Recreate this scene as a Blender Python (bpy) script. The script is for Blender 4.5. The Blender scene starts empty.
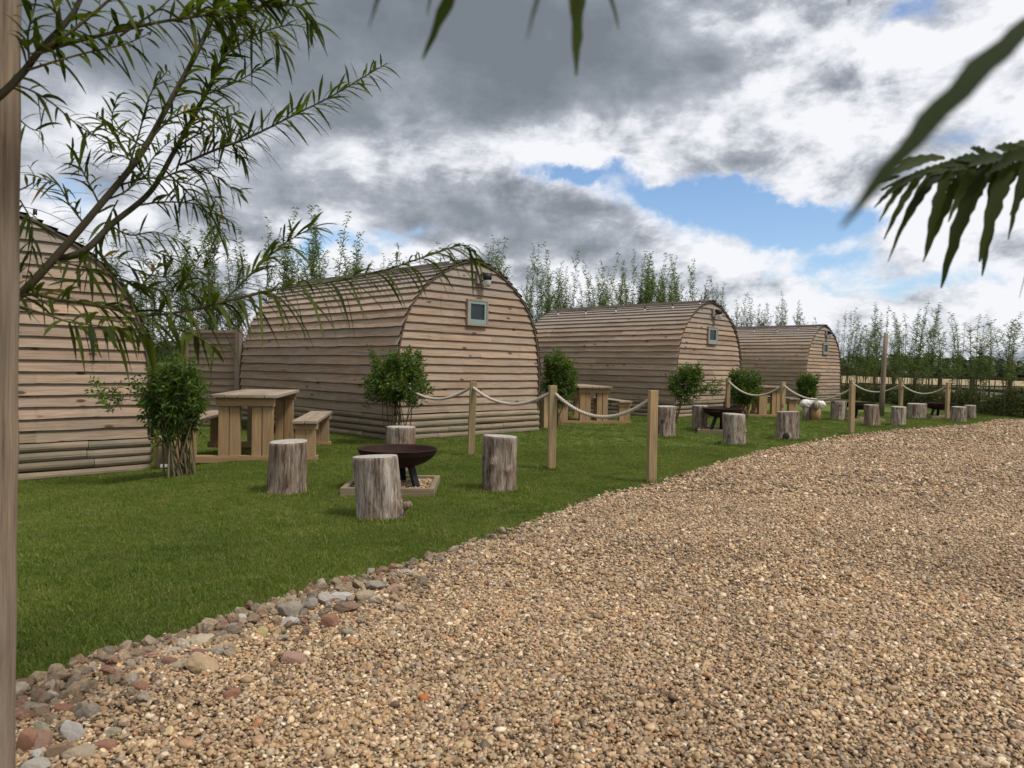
import bpy, bmesh, math, random
import numpy as np
from mathutils import Vector, Matrix, Euler, noise as mnoise

random.seed(11)
rs = np.random.RandomState(7)
R = math.radians
PI = math.pi
scene = bpy.context.scene
COL = scene.collection

# ------------------------------------------------------------------ camera
F, H = 742.0, 1.05
PITCH, ROLL = R(1.30), R(1.0)
fwd = Vector((0, math.cos(PITCH), -math.sin(PITCH)))
r0, u0 = Vector((1, 0, 0)), Vector((0, math.sin(PITCH), math.cos(PITCH)))
cr = r0 * math.cos(ROLL) + u0 * math.sin(ROLL)
cu = -r0 * math.sin(ROLL) + u0 * math.cos(ROLL)
cam_d = bpy.data.cameras.new('camera')
cam = bpy.data.objects.new('camera', cam_d)
COL.objects.link(cam)
m3 = Matrix((cr, cu, -fwd)).transposed()
cam.matrix_world = Matrix.Translation((0, 0, H)) @ m3.to_4x4()
cam_d.sensor_width = 36
cam_d.lens = 36 * F / 1024
cam_d.clip_start = 0.02
cam_d.clip_end = 5000
cam_d.dof.use_dof = True
cam_d.dof.focus_distance = 7.5
cam_d.dof.aperture_fstop = 7.5
scene.camera = cam
CAMP = Vector((0, 0, H))


def ray(px, py):
    return cr * ((px - 512) / F) + cu * ((384 - py) / F) + fwd


def at(px, py, Y):
    d = ray(px, py)
    return CAMP + d * (Y / d.y)


def gnd(px, py, z=0.0):
    d = ray(px, py)
    return CAMP + d * ((z - H) / d.z)


def sstep(a, b, x):
    t = min(1, max(0, (x - a) / (b - a)))
    return t * t * (3 - 2 * t)


def gh(x, y):
    """height of the lawn: it falls a little towards the left pod"""
    return -0.15 * sstep(-2.7, -4.2, x) if x < -2.7 else 0.0


# ------------------------------------------------------------------ object helpers
def link(o, parent=None):
    COL.objects.link(o)
    if parent is not None:
        o.parent = parent
    return o


def tag(o, label=None, cat=None, group=None, kind=None):
    if label:
        o['label'] = label
    if cat:
        o['category'] = cat
    if group:
        o['group'] = group
    if kind:
        o['kind'] = kind
    return o


def empty(name, loc=(0, 0, 0), rz=0.0, label=None, cat=None, group=None):
    o = bpy.data.objects.new(name, None)
    o.location = loc
    o.rotation_euler = (0, 0, rz)
    o.empty_display_size = 0.1
    link(o)
    return tag(o, label, cat, group)


def copy_tree(o, parent=None):
    c = o.copy()
    COL.objects.link(c)
    c.parent = parent
    for ch in list(o.children):
        copy_tree(ch, c)
    return c


class MB:
    """collects faces; build() links them as one mesh object"""

    def __init__(s):
        s.v, s.f, s.uv, s.r, s.m = [], [], [], [], []

    def face(s, idx, uvs, rnd=0.0, mat=0):
        s.f.append(idx)
        s.uv.append(uvs)
        s.r.append(rnd)
        s.m.append(mat)

    def quadv(s, pts, uvs, rnd=0.0, mat=0):
        n = len(s.v)
        s.v.extend([tuple(p) for p in pts])
        s.face(list(range(n, n + len(pts))), uvs, rnd, mat)

    def box(s, c, size, M=None, rnd=None, mat=0, taper=0.0):
        """box centred at c; M 3x3 rotation; UV u runs along the longest side"""
        rnd = random.random() if rnd is None else rnd
        M = M or Matrix.Identity(3)
        c = Vector(c)
        hx, hy, hz = [q / 2 for q in size]
        co = []
        for i in range(8):
            p = Vector(((1 if i & 1 else -1) * hx, (1 if i & 2 else -1) * hy, (1 if i & 4 else -1) * hz))
            co.append(p)
        la = max(range(3), key=lambda k: size[k])
        n = len(s.v)
        s.v.extend([tuple(c + M @ p) for p in co])
        o = random.random() * 7
        for fc in ((0, 2, 3, 1), (4, 5, 7, 6), (0, 1, 5, 4), (2, 6, 7, 3), (0, 4, 6, 2), (1, 3, 7, 5)):
            ps = [co[i] for i in fc]
            ext = [max(p[k] for p in ps) - min(p[k] for p in ps) for k in range(3)]
            nz = [k for k in range(3) if ext[k] > 1e-9]
            if la in nz:
                ua, va = la, [k for k in nz if k != la][0]
            else:
                ua, va = nz[0], nz[1]
            s.face([n + i for i in fc], [(p[ua] + o, p[va] + o * 0.31) for p in ps], rnd, mat)

    def tube(s, pts, rad, n=8, rnd=None, mat=0, cap=True, twist=0.0, lobes=0, lobe=0.0):
        rnd = random.random() if rnd is None else rnd
        pts = [Vector(p) for p in pts]
        rad = rad if hasattr(rad, '__len__') else [rad] * len(pts)
        base = len(s.v)
        rm = sum(rad) / len(rad)
        t0 = (pts[1] - pts[0]).normalized()
        nrm = t0.orthogonal().normalized()
        L = 0.0
        Ls = []
        for i, p in enumerate(pts):
            if i == 0:
                t = t0
            elif i == len(pts) - 1:
                t = (pts[i] - pts[i - 1]).normalized()
            else:
                t = (pts[i + 1] - pts[i - 1]).normalized()
            if i:
                L += (p - pts[i - 1]).length
            Ls.append(L)
            nrm = (nrm - t * nrm.dot(t)).normalized()
            b = t.cross(nrm)
            for k in range(n):
                a = 2 * PI * k / n + twist * L
                rr = rad[i]
                if lobes:
                    rr = rr * (1 + lobe * math.cos(lobes * 2 * PI * k / n))
                s.v.append(tuple(p + (nrm * math.cos(a) + b * math.sin(a)) * rr))
        for i in range(len(pts) - 1):
            for k in range(n):
                k2 = (k + 1) % n
                a, b_, c, d = base + i * n + k, base + i * n + k2, base + (i + 1) * n + k2, base + (i + 1) * n + k
                v0, v1 = k / n * 2 * PI * rm, (k + 1) / n * 2 * PI * rm
                s.face([a, b_, c, d], [(Ls[i], v0), (Ls[i], v1), (Ls[i + 1], v1), (Ls[i + 1], v0)], rnd, mat)
        if cap:
            s.face([base + k for k in reversed(range(n))], [(0, 0)] * n, rnd, mat)
            e = base + (len(pts) - 1) * n
            s.face([e + k for k in range(n)], [(0, 0)] * n, rnd, mat)

    def lathe(s, prof, n=40, c=(0, 0, 0), rnd=0.0, mat=0):
        base = len(s.v)
        c = Vector(c)
        for (r, z) in prof:
            for k in range(n):
                a = 2 * PI * k / n
                s.v.append((c.x + r * math.cos(a), c.y + r * math.sin(a), c.z + z))
        for i in range(len(prof) - 1):
            for k in range(n):
                k2 = (k + 1) % n
                s.face([base + i * n + k, base + i * n + k2, base + (i + 1) * n + k2, base + (i + 1) * n + k],
                       [(k / n, i), ((k + 1) / n, i), ((k + 1) / n, i + 1), (k / n, i + 1)], rnd, mat)

    def build(s, name, mats, parent=None, smooth=False, bevel=0.0):
        me = bpy.data.meshes.new(name)
        me.from_pydata(s.v, [], s.f)
        uvl = me.uv_layers.new(name='UVMap')
        flat = np.array([c for f in s.uv for p in f for c in p], dtype=np.float32)
        uvl.data.foreach_set('uv', flat)
        a = me.attributes.new('rnd', 'FLOAT', 'FACE')
        a.data.foreach_set('value', np.array(s.r, dtype=np.float32))
        mats = mats if isinstance(mats, (list, tuple)) else [mats]
        for m in mats:
            me.materials.append(m)
        me.polygons.foreach_set('material_index', np.array(s.m, dtype=np.int32))
        if smooth:
            me.polygons.foreach_set('use_smooth', np.ones(len(s.f), dtype=bool))
        me.validate()
        me.update()
        o = bpy.data.objects.new(name, me)
        link(o, parent)
        if bevel:
            b = o.modifiers.new('bevel', 'BEVEL')
            b.width = bevel
            b.segments = 2
            b.limit_method = 'ANGLE'
            b.harden_normals = False
        return o


def smooth_path(pts, n=8):
    pts = [Vector(p) for p in pts]
    out = []
    for i in range(len(pts) - 1):
        p0 = pts[max(i - 1, 0)]
        p1, p2 = pts[i], pts[i + 1]
        p3 = pts[min(i + 2, len(pts) - 1)]
        for k in range(n):
            t = k / n
            out.append(0.5 * ((2 * p1) + (p2 - p0) * t + (2 * p0 - 5 * p1 + 4 * p2 - p3) * t * t +
                              (3 * p1 - p0 - 3 * p2 + p3) * t ** 3))
    out.append(pts[-1])
    return out


def rotz(a):
    return Matrix.Rotation(a, 3, 'Z')


# ------------------------------------------------------------------ node helpers
class NT:
    def __init__(s, tree):
        s.t = tree
        s.L = tree.links

    def n(s, typ, **kw):
        nd = s.t.nodes.new(typ)
        for k, v in kw.items():
            setattr(nd, k, v)
        return nd

    def put(s, sock, val):
        if val is None:
            return
        if hasattr(val, 'is_output') or isinstance(val, bpy.types.NodeSocket):
            s.L.new(val, sock)
        else:
            sock.default_value = val

    def math(s, op, a, b=None, c=None, clamp=False):
        nd = s.n('ShaderNodeMath', operation=op, use_clamp=clamp)
        s.put(nd.inputs[0], a)
        if b is not None:
            s.put(nd.inputs[1], b)
        if c is not None:
            s.put(nd.inputs[2], c)
        return nd.outputs[0]

    def vmath(s, op, a, b=None, scale=None):
        nd = s.n('ShaderNodeVectorMath', operation=op)
        s.put(nd.inputs[0], a)
        if b is not None:
            s.put(nd.inputs[1], b)
        if scale is not None:
            s.put(nd.inputs['Scale'], scale)
        return nd.outputs[0]

    def noise(s, vec, scale, detail=4, rough=0.5, dist=0.0, dim='3D'):
        nd = s.n('ShaderNodeTexNoise', noise_dimensions=dim)
        s.put(nd.inputs['Vector'], vec)
        nd.inputs['Scale'].default_value = scale
        nd.inputs['Detail'].default_value = detail
        nd.inputs['Roughness'].default_value = rough
        nd.inputs['Distortion'].default_value = dist
        return nd.outputs[0]

    def voro(s, vec, scale, feature='F1', out='Distance', rand=1.0):
        nd = s.n('ShaderNodeTexVoronoi', feature=feature)
        s.put(nd.inputs['Vector'], vec)
        nd.inputs['Scale'].default_value = scale
        nd.inputs['Randomness'].default_value = rand
        return nd.outputs[out]

    def ramp(s, fac, stops, interp='LINEAR'):
        nd = s.n('ShaderNodeValToRGB')
        cr_ = nd.color_ramp
        cr_.interpolation = interp
        while len(cr_.elements) > 1:
            cr_.elements.remove(cr_.elements[-1])
        cr_.elements[0].position = stops[0][0]
        cr_.elements[0].color = (*stops[0][1], 1) if len(stops[0][1]) == 3 else stops[0][1]
        for p, c in stops[1:]:
            e = cr_.elements.new(p)
            e.color = (*c, 1)
        s.put(nd.inputs[0], fac)
        return nd.outputs[0]

    def mix(s, fac, a, b, blend='MIX'):
        nd = s.n('ShaderNodeMix', data_type='RGBA', blend_type=blend)
        s.put(nd.inputs[0], fac)
        s.put(nd.inputs[6], a if not isinstance(a, tuple) else (*a, 1)[:4])
        s.put(nd.inputs[7], b if not isinstance(b, tuple) else (*b, 1)[:4])
        return nd.outputs[2]

    def mrange(s, v, a, b, c=0.0, d=1.0, smooth=False):
        nd = s.n('ShaderNodeMapRange', interpolation_type='SMOOTHSTEP' if smooth else 'LINEAR')
        s.put(nd.inputs['Value'], v)
        nd.inputs['From Min'].default_value = a
        nd.inputs['From Max'].default_value = b
        nd.inputs['To Min'].default_value = c
        nd.inputs['To Max'].default_value = d
        return nd.outputs['Result']

    def comb(s, x, y, z):
        nd = s.n('ShaderNodeCombineXYZ')
        for i, q in enumerate((x, y, z)):
            s.put(nd.inputs[i], q)
        return nd.outputs[0]

    def sep(s, v):
        nd = s.n('ShaderNodeSeparateXYZ')
        s.put(nd.inputs[0], v)
        return nd.outputs

    def attr(s, name, out='Fac'):
        nd = s.n('ShaderNodeAttribute', attribute_name=name)
        return nd.outputs[out]

    def bump(s, h, strength=0.5, dist=0.01):
        nd = s.n('ShaderNodeBump')
        nd.inputs['Strength'].default_value = strength
        nd.inputs['Distance'].default_value = dist
        s.put(nd.inputs['Height'], h)
        return nd.outputs[0]


def new_mat(name):
    m = bpy.data.materials.new(name)
    m.use_nodes = True
    nt = NT(m.node_tree)
    p = m.node_tree.nodes['Principled BSDF']
    p.inputs['Roughness'].default_value = 0.8
    p.inputs['Specular IOR Level'].default_value = 0.25
    return m, nt, p


def plain(name, col, rough=0.6, metal=0.0, spec=0.3, var=0.15, scale=12):
    m, nt, p = new_mat(name)
    tc = nt.n('ShaderNodeTexCoord').outputs['Object']
    n = nt.noise(tc, scale, 5, 0.6)
    c = nt.mix(n, tuple(q * (1 - var * 2) for q in col), tuple(min(1, q * (1 + var * 2)) for q in col))
    nt.put(p.inputs['Base Color'], c)
    p.inputs['Roughness'].default_value = rough
    p.inputs['Metallic'].default_value = metal
    p.inputs['Specular IOR Level'].default_value = spec
    nt.put(p.inputs['Normal'], nt.bump(n, 0.15, 0.01))
    return m


def wood(name, light, dark, grey=(0.2, 0.18, 0.16), greyamt=0.35, knots=0.5, boardvar=0.5, rough=0.85, streak=1.0, weather=False):
    """board wood, grain along UV u, one tone per face attribute 'rnd'"""
    m, nt, p = new_mat(name)
    uv = nt.n('ShaderNodeTexCoord').outputs['UV']
    x, y, _ = nt.sep(uv)
    rnd = nt.attr('rnd')
    oi = nt.n('ShaderNodeObjectInfo').outputs['Random']
    seed = nt.math('ADD', nt.math('MULTIPLY', rnd, 37.0), nt.math('MULTIPLY', oi, 19.0))
    v = nt.comb(nt.math('MULTIPLY', x, 1.3), nt.math('MULTIPLY', y, 26), seed)
    g = nt.noise(v, 1.6, 8, 0.68, 0.5)
    v2 = nt.comb(nt.math('MULTIPLY', x, 3.0), nt.math('MULTIPLY', y, 110), seed)
    g2 = nt.noise(v2, 1.4, 3, 0.6)
    v3 = nt.comb(nt.math('MULTIPLY', x, 1.1), nt.math('MULTIPLY', y, 4), seed)
    blot = nt.noise(v3, 1.4, 5, 0.6)
    fac = nt.math('ADD', nt.math('MULTIPLY', g, 0.6), nt.math('MULTIPLY', g2, 0.4))
    fac = nt.mrange(fac, 0.32, 0.68)
    c = nt.mix(fac, dark, light)
    # board to board tone
    tone = nt.mrange(nt.noise(nt.comb(seed, 3.1, 0.7), 2.7, 1, 0.5), 0.25, 0.75, 1 - boardvar * 0.6, 1 + boardvar * 0.6)
    c = nt.mix(1.0, c, nt.comb(tone, tone, tone), 'MULTIPLY')
    gm = nt.mrange(blot, 0.42, 0.66, 0.0, 1.0, True)
    c = nt.mix(nt.math('MULTIPLY', gm, greyamt), c, grey)
    if weather:      # silvered towards the ridge, green grey damp patches low down, drip stains
        ox, oy, oz = nt.sep(nt.n('ShaderNodeTexCoord').outputs['Object'])
        pn = nt.noise(nt.comb(nt.math('MULTIPLY', ox, 1.4), nt.math('MULTIPLY', oy, 1.4), nt.math('MULTIPLY', oz, 0.5)), 1.6, 6, 0.65)
        hi = nt.mrange(nt.math('ADD', oz, nt.math('MULTIPLY', pn, 0.8)), 2.2, 2.9, 0.0, 0.65, True)
        c = nt.mix(hi, c, nt.mix(fac, (0.15, 0.135, 0.12), (0.33, 0.31, 0.285)))
        lo = nt.mrange(nt.math('SUBTRACT', oz, nt.math('MULTIPLY', pn, 0.9)), -0.05, 0.25, 0.4, 0.0, True)
        c = nt.mix(lo, c, nt.mix(fac, (0.07, 0.066, 0.045), (0.2, 0.18, 0.13)))
        st = nt.noise(nt.comb(nt.math('MULTIPLY', ox, 5.0), nt.math('MULTIPLY', oy, 5.0), nt.math('MULTIPLY', oz, 0.45)), 1.7, 5, 0.7)
        c = nt.mix(nt.mrange(st, 0.6, 0.74, 0.0, 0.35, True), c, (0.11, 0.085, 0.065))
    # knots
    kv = nt.comb(nt.math('MULTIPLY', x, 2.3), nt.math('MULTIPLY', y, 7.0), seed)
    kd = nt.voro(kv, 1.0)
    k = nt.mrange(kd, 0.06, 0.15, 1.0, 0.0, True)
    c = nt.mix(nt.math('MULTIPLY', k, knots), c, tuple(q * 0.28 for q in dark))
    nt.put(p.inputs['Base Color'], c)
    p.inputs['Roughness'].default_value = rough
    p.inputs['Specular IOR Level'].default_value = 0.2
    nt.put(p.inputs['Normal'], nt.bump(fac, 0.55, 0.006))
    return m


def leafmat(name, a, b, trans=0.35, yellow=None, rough=0.45, spec=0.3):
    m, nt, p = new_mat(name)
    rnd = nt.attr('rnd')
    c = nt.mix(rnd, a, b)
    if yellow:
        c = nt.mix(nt.mrange(rnd, 0.97, 0.985), c, yellow)
    nt.put(p.inputs['Base Color'], c)
    p.inputs['Roughness'].default_value = rough
    p.inputs['Specular IOR Level'].default_value = spec
    tr = nt.n('ShaderNodeBsdfTranslucent')
    c2 = nt.mix(1.0, c, (1.6, 1.75, 0.5), 'MULTIPLY')
    nt.put(tr.inputs['Color'], c2)
    mx = nt.n('ShaderNodeMixShader')
    mx.inputs[0].default_value = trans
    nt.L.new(p.outputs[0], mx.inputs[1])
    nt.L.new(tr.outputs[0], mx.inputs[2])
    out = m.node_tree.nodes['Material Output']
    nt.L.new(mx.outputs[0], out.inputs['Surface'])
    return m


# ------------------------------------------------------------------ materials
M = {}
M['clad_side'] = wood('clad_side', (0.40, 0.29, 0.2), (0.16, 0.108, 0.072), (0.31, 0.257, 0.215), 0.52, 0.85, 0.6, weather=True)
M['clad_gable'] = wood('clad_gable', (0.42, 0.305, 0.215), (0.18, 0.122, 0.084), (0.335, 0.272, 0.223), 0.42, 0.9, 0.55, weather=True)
M['log'] = wood('log', (0.33, 0.26, 0.18), (0.15, 0.11, 0.075), (0.12, 0.12, 0.085), 0.65, 0.3, 0.6)
M['edge'] = wood('edge', (0.13, 0.095, 0.068), (0.06, 0.044, 0.032), (0.07, 0.06, 0.055), 0.4, 0.1, 0.3)
M['bench'] = wood('bench', (0.39, 0.255, 0.13), (0.21, 0.13, 0.062), (0.22, 0.18, 0.14), 0.25, 0.5, 0.3)
M['benchtop'] = wood('benchtop', (0.34, 0.265, 0.185), (0.19, 0.14, 0.098), (0.30, 0.26, 0.215), 0.5, 0.3, 0.3)
M['post'] = wood('post', (0.43, 0.31, 0.165), (0.16, 0.105, 0.05), (0.2, 0.175, 0.1), 0.5, 0.8, 0.3)
M['trayrail'] = wood('trayrail', (0.30, 0.235, 0.145), (0.14, 0.105, 0.06), (0.19, 0.17, 0.115), 0.5, 0.4, 0.3)
M['stake'] = wood('stake', (0.32, 0.245, 0.17), (0.075, 0.056, 0.04), (0.2, 0.178, 0.15), 0.4, 0.85, 0.1)
M['fence'] = wood('fence', (0.25, 0.185, 0.13), (0.14, 0.10, 0.07), (0.22, 0.19, 0.16), 0.45, 0.5, 0.5)
M['rail'] = wood('rail', (0.14, 0.115, 0.08), (0.08, 0.062, 0.042), (0.1, 0.1, 0.075), 0.5, 0.3, 0.3)
M['inner'] = plain('inner', (0.03, 0.024, 0.02), 0.9)
M['sash'] = plain('sash', (0.20, 0.275, 0.265), 0.5, var=0.05)
M['black'] = plain('black', (0.012, 0.012, 0.013), 0.5)
M['rust'] = plain('rust', (0.026, 0.0115, 0.0085), 0.75, 0.2, 0.22, 0.4, 9)
M['pitleg'] = plain('pitleg', (0.014, 0.015, 0.019), 0.55, 0.3)
M['white'] = plain('white', (0.72, 0.71, 0.68), 0.7, var=0.05)
M['fleece'] = plain('fleece', (0.62, 0.6, 0.55), 0.95, var=0.12, scale=30)
M['cable'] = plain('cable', (0.015, 0.015, 0.015), 0.6)
M['bark'] = wood('bark', (0.062, 0.052, 0.028), (0.022, 0.018, 0.01), (0.045, 0.045, 0.022), 0.4, 0.3, 0.2)
M['twig'] = wood('twig', (0.085, 0.075, 0.028), (0.05, 0.045, 0.02), (0.08, 0.08, 0.035), 0.4, 0.1, 0.3)
M['stem'] = wood('stem', (0.14, 0.12, 0.065), (0.07, 0.06, 0.03), (0.1, 0.1, 0.06), 0.4, 0.1, 0.3)
M['willowleaf'] = leafmat('willowleaf', (0.016, 0.027, 0.0045), (0.072, 0.095, 0.012), 0.42, (0.2, 0.12, 0.03), 0.6, 0.15)
M['sapleaf'] = leafmat('sapleaf', (0.042, 0.07, 0.018), (0.125, 0.175, 0.045), 0.45)
M['shrubleaf'] = leafmat('shrubleaf', (0.02, 0.046, 0.007), (0.095, 0.15, 0.017), 0.35)
M['hedgeleaf'] = leafmat('hedgeleaf', (0.032, 0.046, 0.012), (0.105, 0.115, 0.032), 0.3)
M['grassblade'] = None


def glass_mat():
    m, nt, p = new_mat('pane')
    tc = nt.n('ShaderNodeTexCoord').outputs['Object']
    n = nt.noise(tc, 4, 3)
    nt.put(p.inputs['Base Color'], nt.mix(n, (0.008, 0.014, 0.017), (0.02, 0.03, 0.034)))
    p.inputs['Roughness'].default_value = 0.14
    p.inputs['Specular IOR Level'].default_value = 0.5
    return m


M['pane'] = glass_mat()


def bulb_mat():
    m, nt, p = new_mat('bulb_glass')
    p.inputs['Base Color'].default_value = (0.75, 0.75, 0.73, 1)
    p.inputs['Roughness'].default_value = 0.12
    p.inputs['Specular IOR Level'].default_value = 0.7
    p.inputs['Transmission Weight'].default_value = 0.5
    return m


M['bulb'] = bulb_mat()


def rope_mat():
    m, nt, p = new_mat('rope')
    uv = nt.n('ShaderNodeTexCoord').outputs['UV']
    n = nt.noise(uv, 60, 4, 0.6)
    nt.put(p.inputs['Base Color'], nt.mix(n, (0.36, 0.30, 0.23), (0.6, 0.54, 0.45)))
    p.inputs['Roughness'].default_value = 0.95
    return m


M['rope'] = rope_mat()


def stump_mats():
    m, nt, p = new_mat('stump_side')
    tc = nt.n('ShaderNodeTexCoord').outputs['Object']
    oi = nt.n('ShaderNodeObjectInfo').outputs['Random']
    x, y, z = nt.sep(tc)
    off = nt.math('MULTIPLY', oi, 43.0)
    v = nt.comb(nt.math('ADD', nt.math('MULTIPLY', x, 17), off), nt.math('MULTIPLY', y, 17), nt.math('MULTIPLY', z, 2.2))
    tone = nt.attr('rnd')
    a = nt.noise(v, 1.0, 8, 0.7, 0.6)
    b = nt.noise(v, 3.4, 6, 0.7, 0.3)
    v2 = nt.comb(nt.math('ADD', nt.math('MULTIPLY', x, 5), off), nt.math('MULTIPLY', y, 5), nt.math('MULTIPLY', z, 3.2))
    pat = nt.noise(v2, 1.0, 5, 0.6, 0.8)
    c = nt.ramp(nt.math('ADD', nt.math('MULTIPLY', a, 0.55), nt.math('MULTIPLY', b, 0.45)),
                [(0.36, (0.03, 0.021, 0.017)), (0.44, (0.12, 0.088, 0.07)), (0.51, (0.26, 0.215, 0.17)), (0.62, (0.47, 0.42, 0.355))])
    c = nt.mix(nt.math('MULTIPLY', tone, 0.55), c, nt.mix(1.0, c, (0.62, 0.47, 0.36), 'MULTIPLY'))
    brown = nt.ramp(b, [(0.3, (0.07, 0.03, 0.018)), (0.65, (0.26, 0.15, 0.085))])
    c = nt.mix(nt.mrange(pat, 0.55, 0.65, 0, 0.6, True), c, brown)
    # knot eyes
    kd = nt.voro(nt.comb(nt.math('ADD', nt.math('MULTIPLY', x, 4), off), nt.math('MULTIPLY', y, 4), nt.math('MULTIPLY', z, 4.0)), 1.0)
    c = nt.mix(nt.mrange(kd, 0.1, 0.2, 0.8, 0, True), c, (0.05, 0.03, 0.022))
    nt.put(p.inputs['Base Color'], c)
    p.inputs['Roughness'].default_value = 0.9
    nt.put(p.inputs['Normal'], nt.bump(nt.math('ADD', a, b), 0.9, 0.02))
    t, nt, p = new_mat('stump_top')
    tc = nt.n('ShaderNodeTexCoord').outputs['Object']
    oi = nt.n('ShaderNodeObjectInfo').outputs['Random']
    x, y, z = nt.sep(tc)
    r = nt.math('SQRT', nt.math('ADD', nt.math('MULTIPLY', x, x), nt.math('MULTIPLY', y, y)))
    nz = nt.noise(tc, 7, 4, 0.6)
    ring = nt.math('SINE', nt.math('MULTIPLY', nt.math('ADD', r, nt.math('MULTIPLY', nz, 0.04)), 420))
    c = nt.mix(nt.mrange(ring, -1, 1, 0.2, 0.8), (0.27, 0.235, 0.2), (0.44, 0.41, 0.37))
    c = nt.mix(nt.mrange(nz, 0.55, 0.75, 0, 0.6), c, (0.16, 0.125, 0.1))
    ang = nt.math('ARCTAN2', y, x)
    cn = nt.noise(nt.comb(nt.math('MULTIPLY', ang, 2.2), nt.math('MULTIPLY', oi, 31.0), nt.math('MULTIPLY', r, 2.0)), 2.2, 3, 0.6)
    ck = nt.mrange(nt.math('ABSOLUTE', nt.math('SUBTRACT', cn, 0.5)), 0.0, 0.022, 0.85, 0.0)
    c = nt.mix(ck, c, (0.06, 0.045, 0.035))
    nt.put(p.inputs['Base Color'], c)
    p.inputs['Roughness'].default_value = 0.9
    return m, t


M['stump'], M['stumptop'] = stump_mats()

PEB = [(0.0, (0.085, 0.062, 0.045)), (0.12, (0.2, 0.14, 0.09)), (0.27, (0.41, 0.29, 0.165)), (0.41, (0.26, 0.185, 0.12)),
       (0.53, (0.51, 0.38, 0.235)), (0.65, (0.34, 0.28, 0.21)), (0.75, (0.36, 0.195, 0.095)), (0.83, (0.225, 0.2, 0.175)),
       (0.94, (0.56, 0.45, 0.31)), (0.99, (0.66, 0.58, 0.46))]
PEB = [(p, (c[0] * 1.06, c[1] * 1.0, c[2] * 0.9)) for p, c in PEB]


def pebble_mat():
    m, nt, p = new_mat('pebble')
    rnd = nt.n('ShaderNodeObjectInfo').outputs['Random']
    tc = nt.n('ShaderNodeTexCoord').outputs['Object']
    c = nt.ramp(rnd, PEB)
    n = nt.noise(nt.vmath('ADD', tc, nt.comb(nt.math('MULTIPLY', rnd, 50), 0, 0)), 2.2, 5, 0.65)
    c = nt.mix(1.0, c, nt.ramp(n, [(0.3, (0.68, 0.66, 0.63)), (0.7, (1.18, 1.18, 1.18))]), 'MULTIPLY')
    pos = nt.n('ShaderNodeNewGeometry').outputs['Position']
    dust = nt.noise(pos, 0.9, 6, 0.65, 0.4)
    c = nt.mix(1.0, c, nt.ramp(dust, [(0.32, (0.78, 0.76, 0.74)), (0.5, (1, 1, 1)), (0.68, (1.14, 1.12, 1.08))]), 'MULTIPLY')
    nt.put(p.inputs['Base Color'], c)
    p.inputs['Roughness'].default_value = 0.55
    p.inputs['Specular IOR Level'].default_value = 0.35
    return m


M['pebble'] = pebble_mat()


def rubble_mat():
    m, nt, p = new_mat('rubble')
    rnd = nt.n('ShaderNodeObjectInfo').outputs['Random']
    tc = nt.n('ShaderNodeTexCoord').outputs['Object']
    c = nt.ramp(rnd, [(0.0, (0.26, 0.2, 0.135)), (0.2, (0.33, 0.26, 0.18)), (0.36, (0.2, 0.16, 0.12)), (0.46, (0.36, 0.27, 0.17)),
                      (0.66, (0.25, 0.165, 0.105)), (0.78, (0.27, 0.155, 0.105)), (0.85, (0.36, 0.3, 0.235)), (0.96, (0.48, 0.41, 0.31))], 'CONSTANT')
    n = nt.noise(nt.vmath('ADD', tc, nt.comb(nt.math('MULTIPLY', rnd, 50), 0, 0)), 2.5, 7, 0.7)
    c = nt.mix(1.0, c, nt.ramp(n, [(0.3, (0.55, 0.53, 0.5)), (0.7, (1.2, 1.2, 1.2))]), 'MULTIPLY')
    nt.put(p.inputs['Base Color'], c)
    p.inputs['Roughness'].default_value = 0.88
    nt.put(p.inputs['Normal'], nt.bump(n, 0.5, 0.1))
    return m


M['rubble'] = rubble_mat()


def stone_mat(name, col, speck=(0.5, 0.45, 0.38), mort=0.25):
    m, nt, p = new_mat(name)
    tc = nt.n('ShaderNodeTexCoord').outputs['Object']
    oi = nt.n('ShaderNodeObjectInfo').outputs['Random']
    v = nt.vmath('ADD', tc, nt.comb(nt.math('MULTIPLY', oi, 30), 0, 0))
    n = nt.noise(v, 28, 7, 0.7)
    n2 = nt.noise(v, 11, 4, 0.6)
    c = nt.mix(nt.mrange(n, 0.3, 0.7), tuple(q * 0.5 for q in col), tuple(q * 1.25 for q in col))
    c = nt.mix(nt.math('MULTIPLY', nt.mrange(n2, 0.55, 0.68), mort), c, speck)
    nt.put(p.inputs['Base Color'], c)
    p.inputs['Roughness'].default_value = 0.9
    nt.put(p.inputs['Normal'], nt.bump(n, 0.55, 0.012))
    return m


def grass_ground():
    m, nt, p = new_mat('lawn_soil')
    tc = nt.n('ShaderNodeTexCoord').outputs['Object']
    fine = nt.noise(tc, 70, 6, 0.7)
    mid = nt.noise(tc, 5, 5, 0.6)
    big = nt.noise(tc, 0.7, 4, 0.6)
    c = nt.mix(nt.mrange(fine, 0.3, 0.7), (0.045, 0.066, 0.011), (0.14, 0.19, 0.03))
    c = nt.mix(nt.math('MULTIPLY', nt.mrange(mid, 0.5, 0.75), 0.4), c, (0.085, 0.105, 0.03))
    c = nt.mix(nt.math('MULTIPLY', nt.mrange(big, 0.45, 0.7), 0.35), c, (0.032, 0.066, 0.01))
    nt.put(p.inputs['Base Color'], c)
    p.inputs['Roughness'].default_value = 0.9
    nt.put(p.inputs['Normal'], nt.bump(fine, 0.8, 0.02))
    return m


M['lawn'] = grass_ground()


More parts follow.
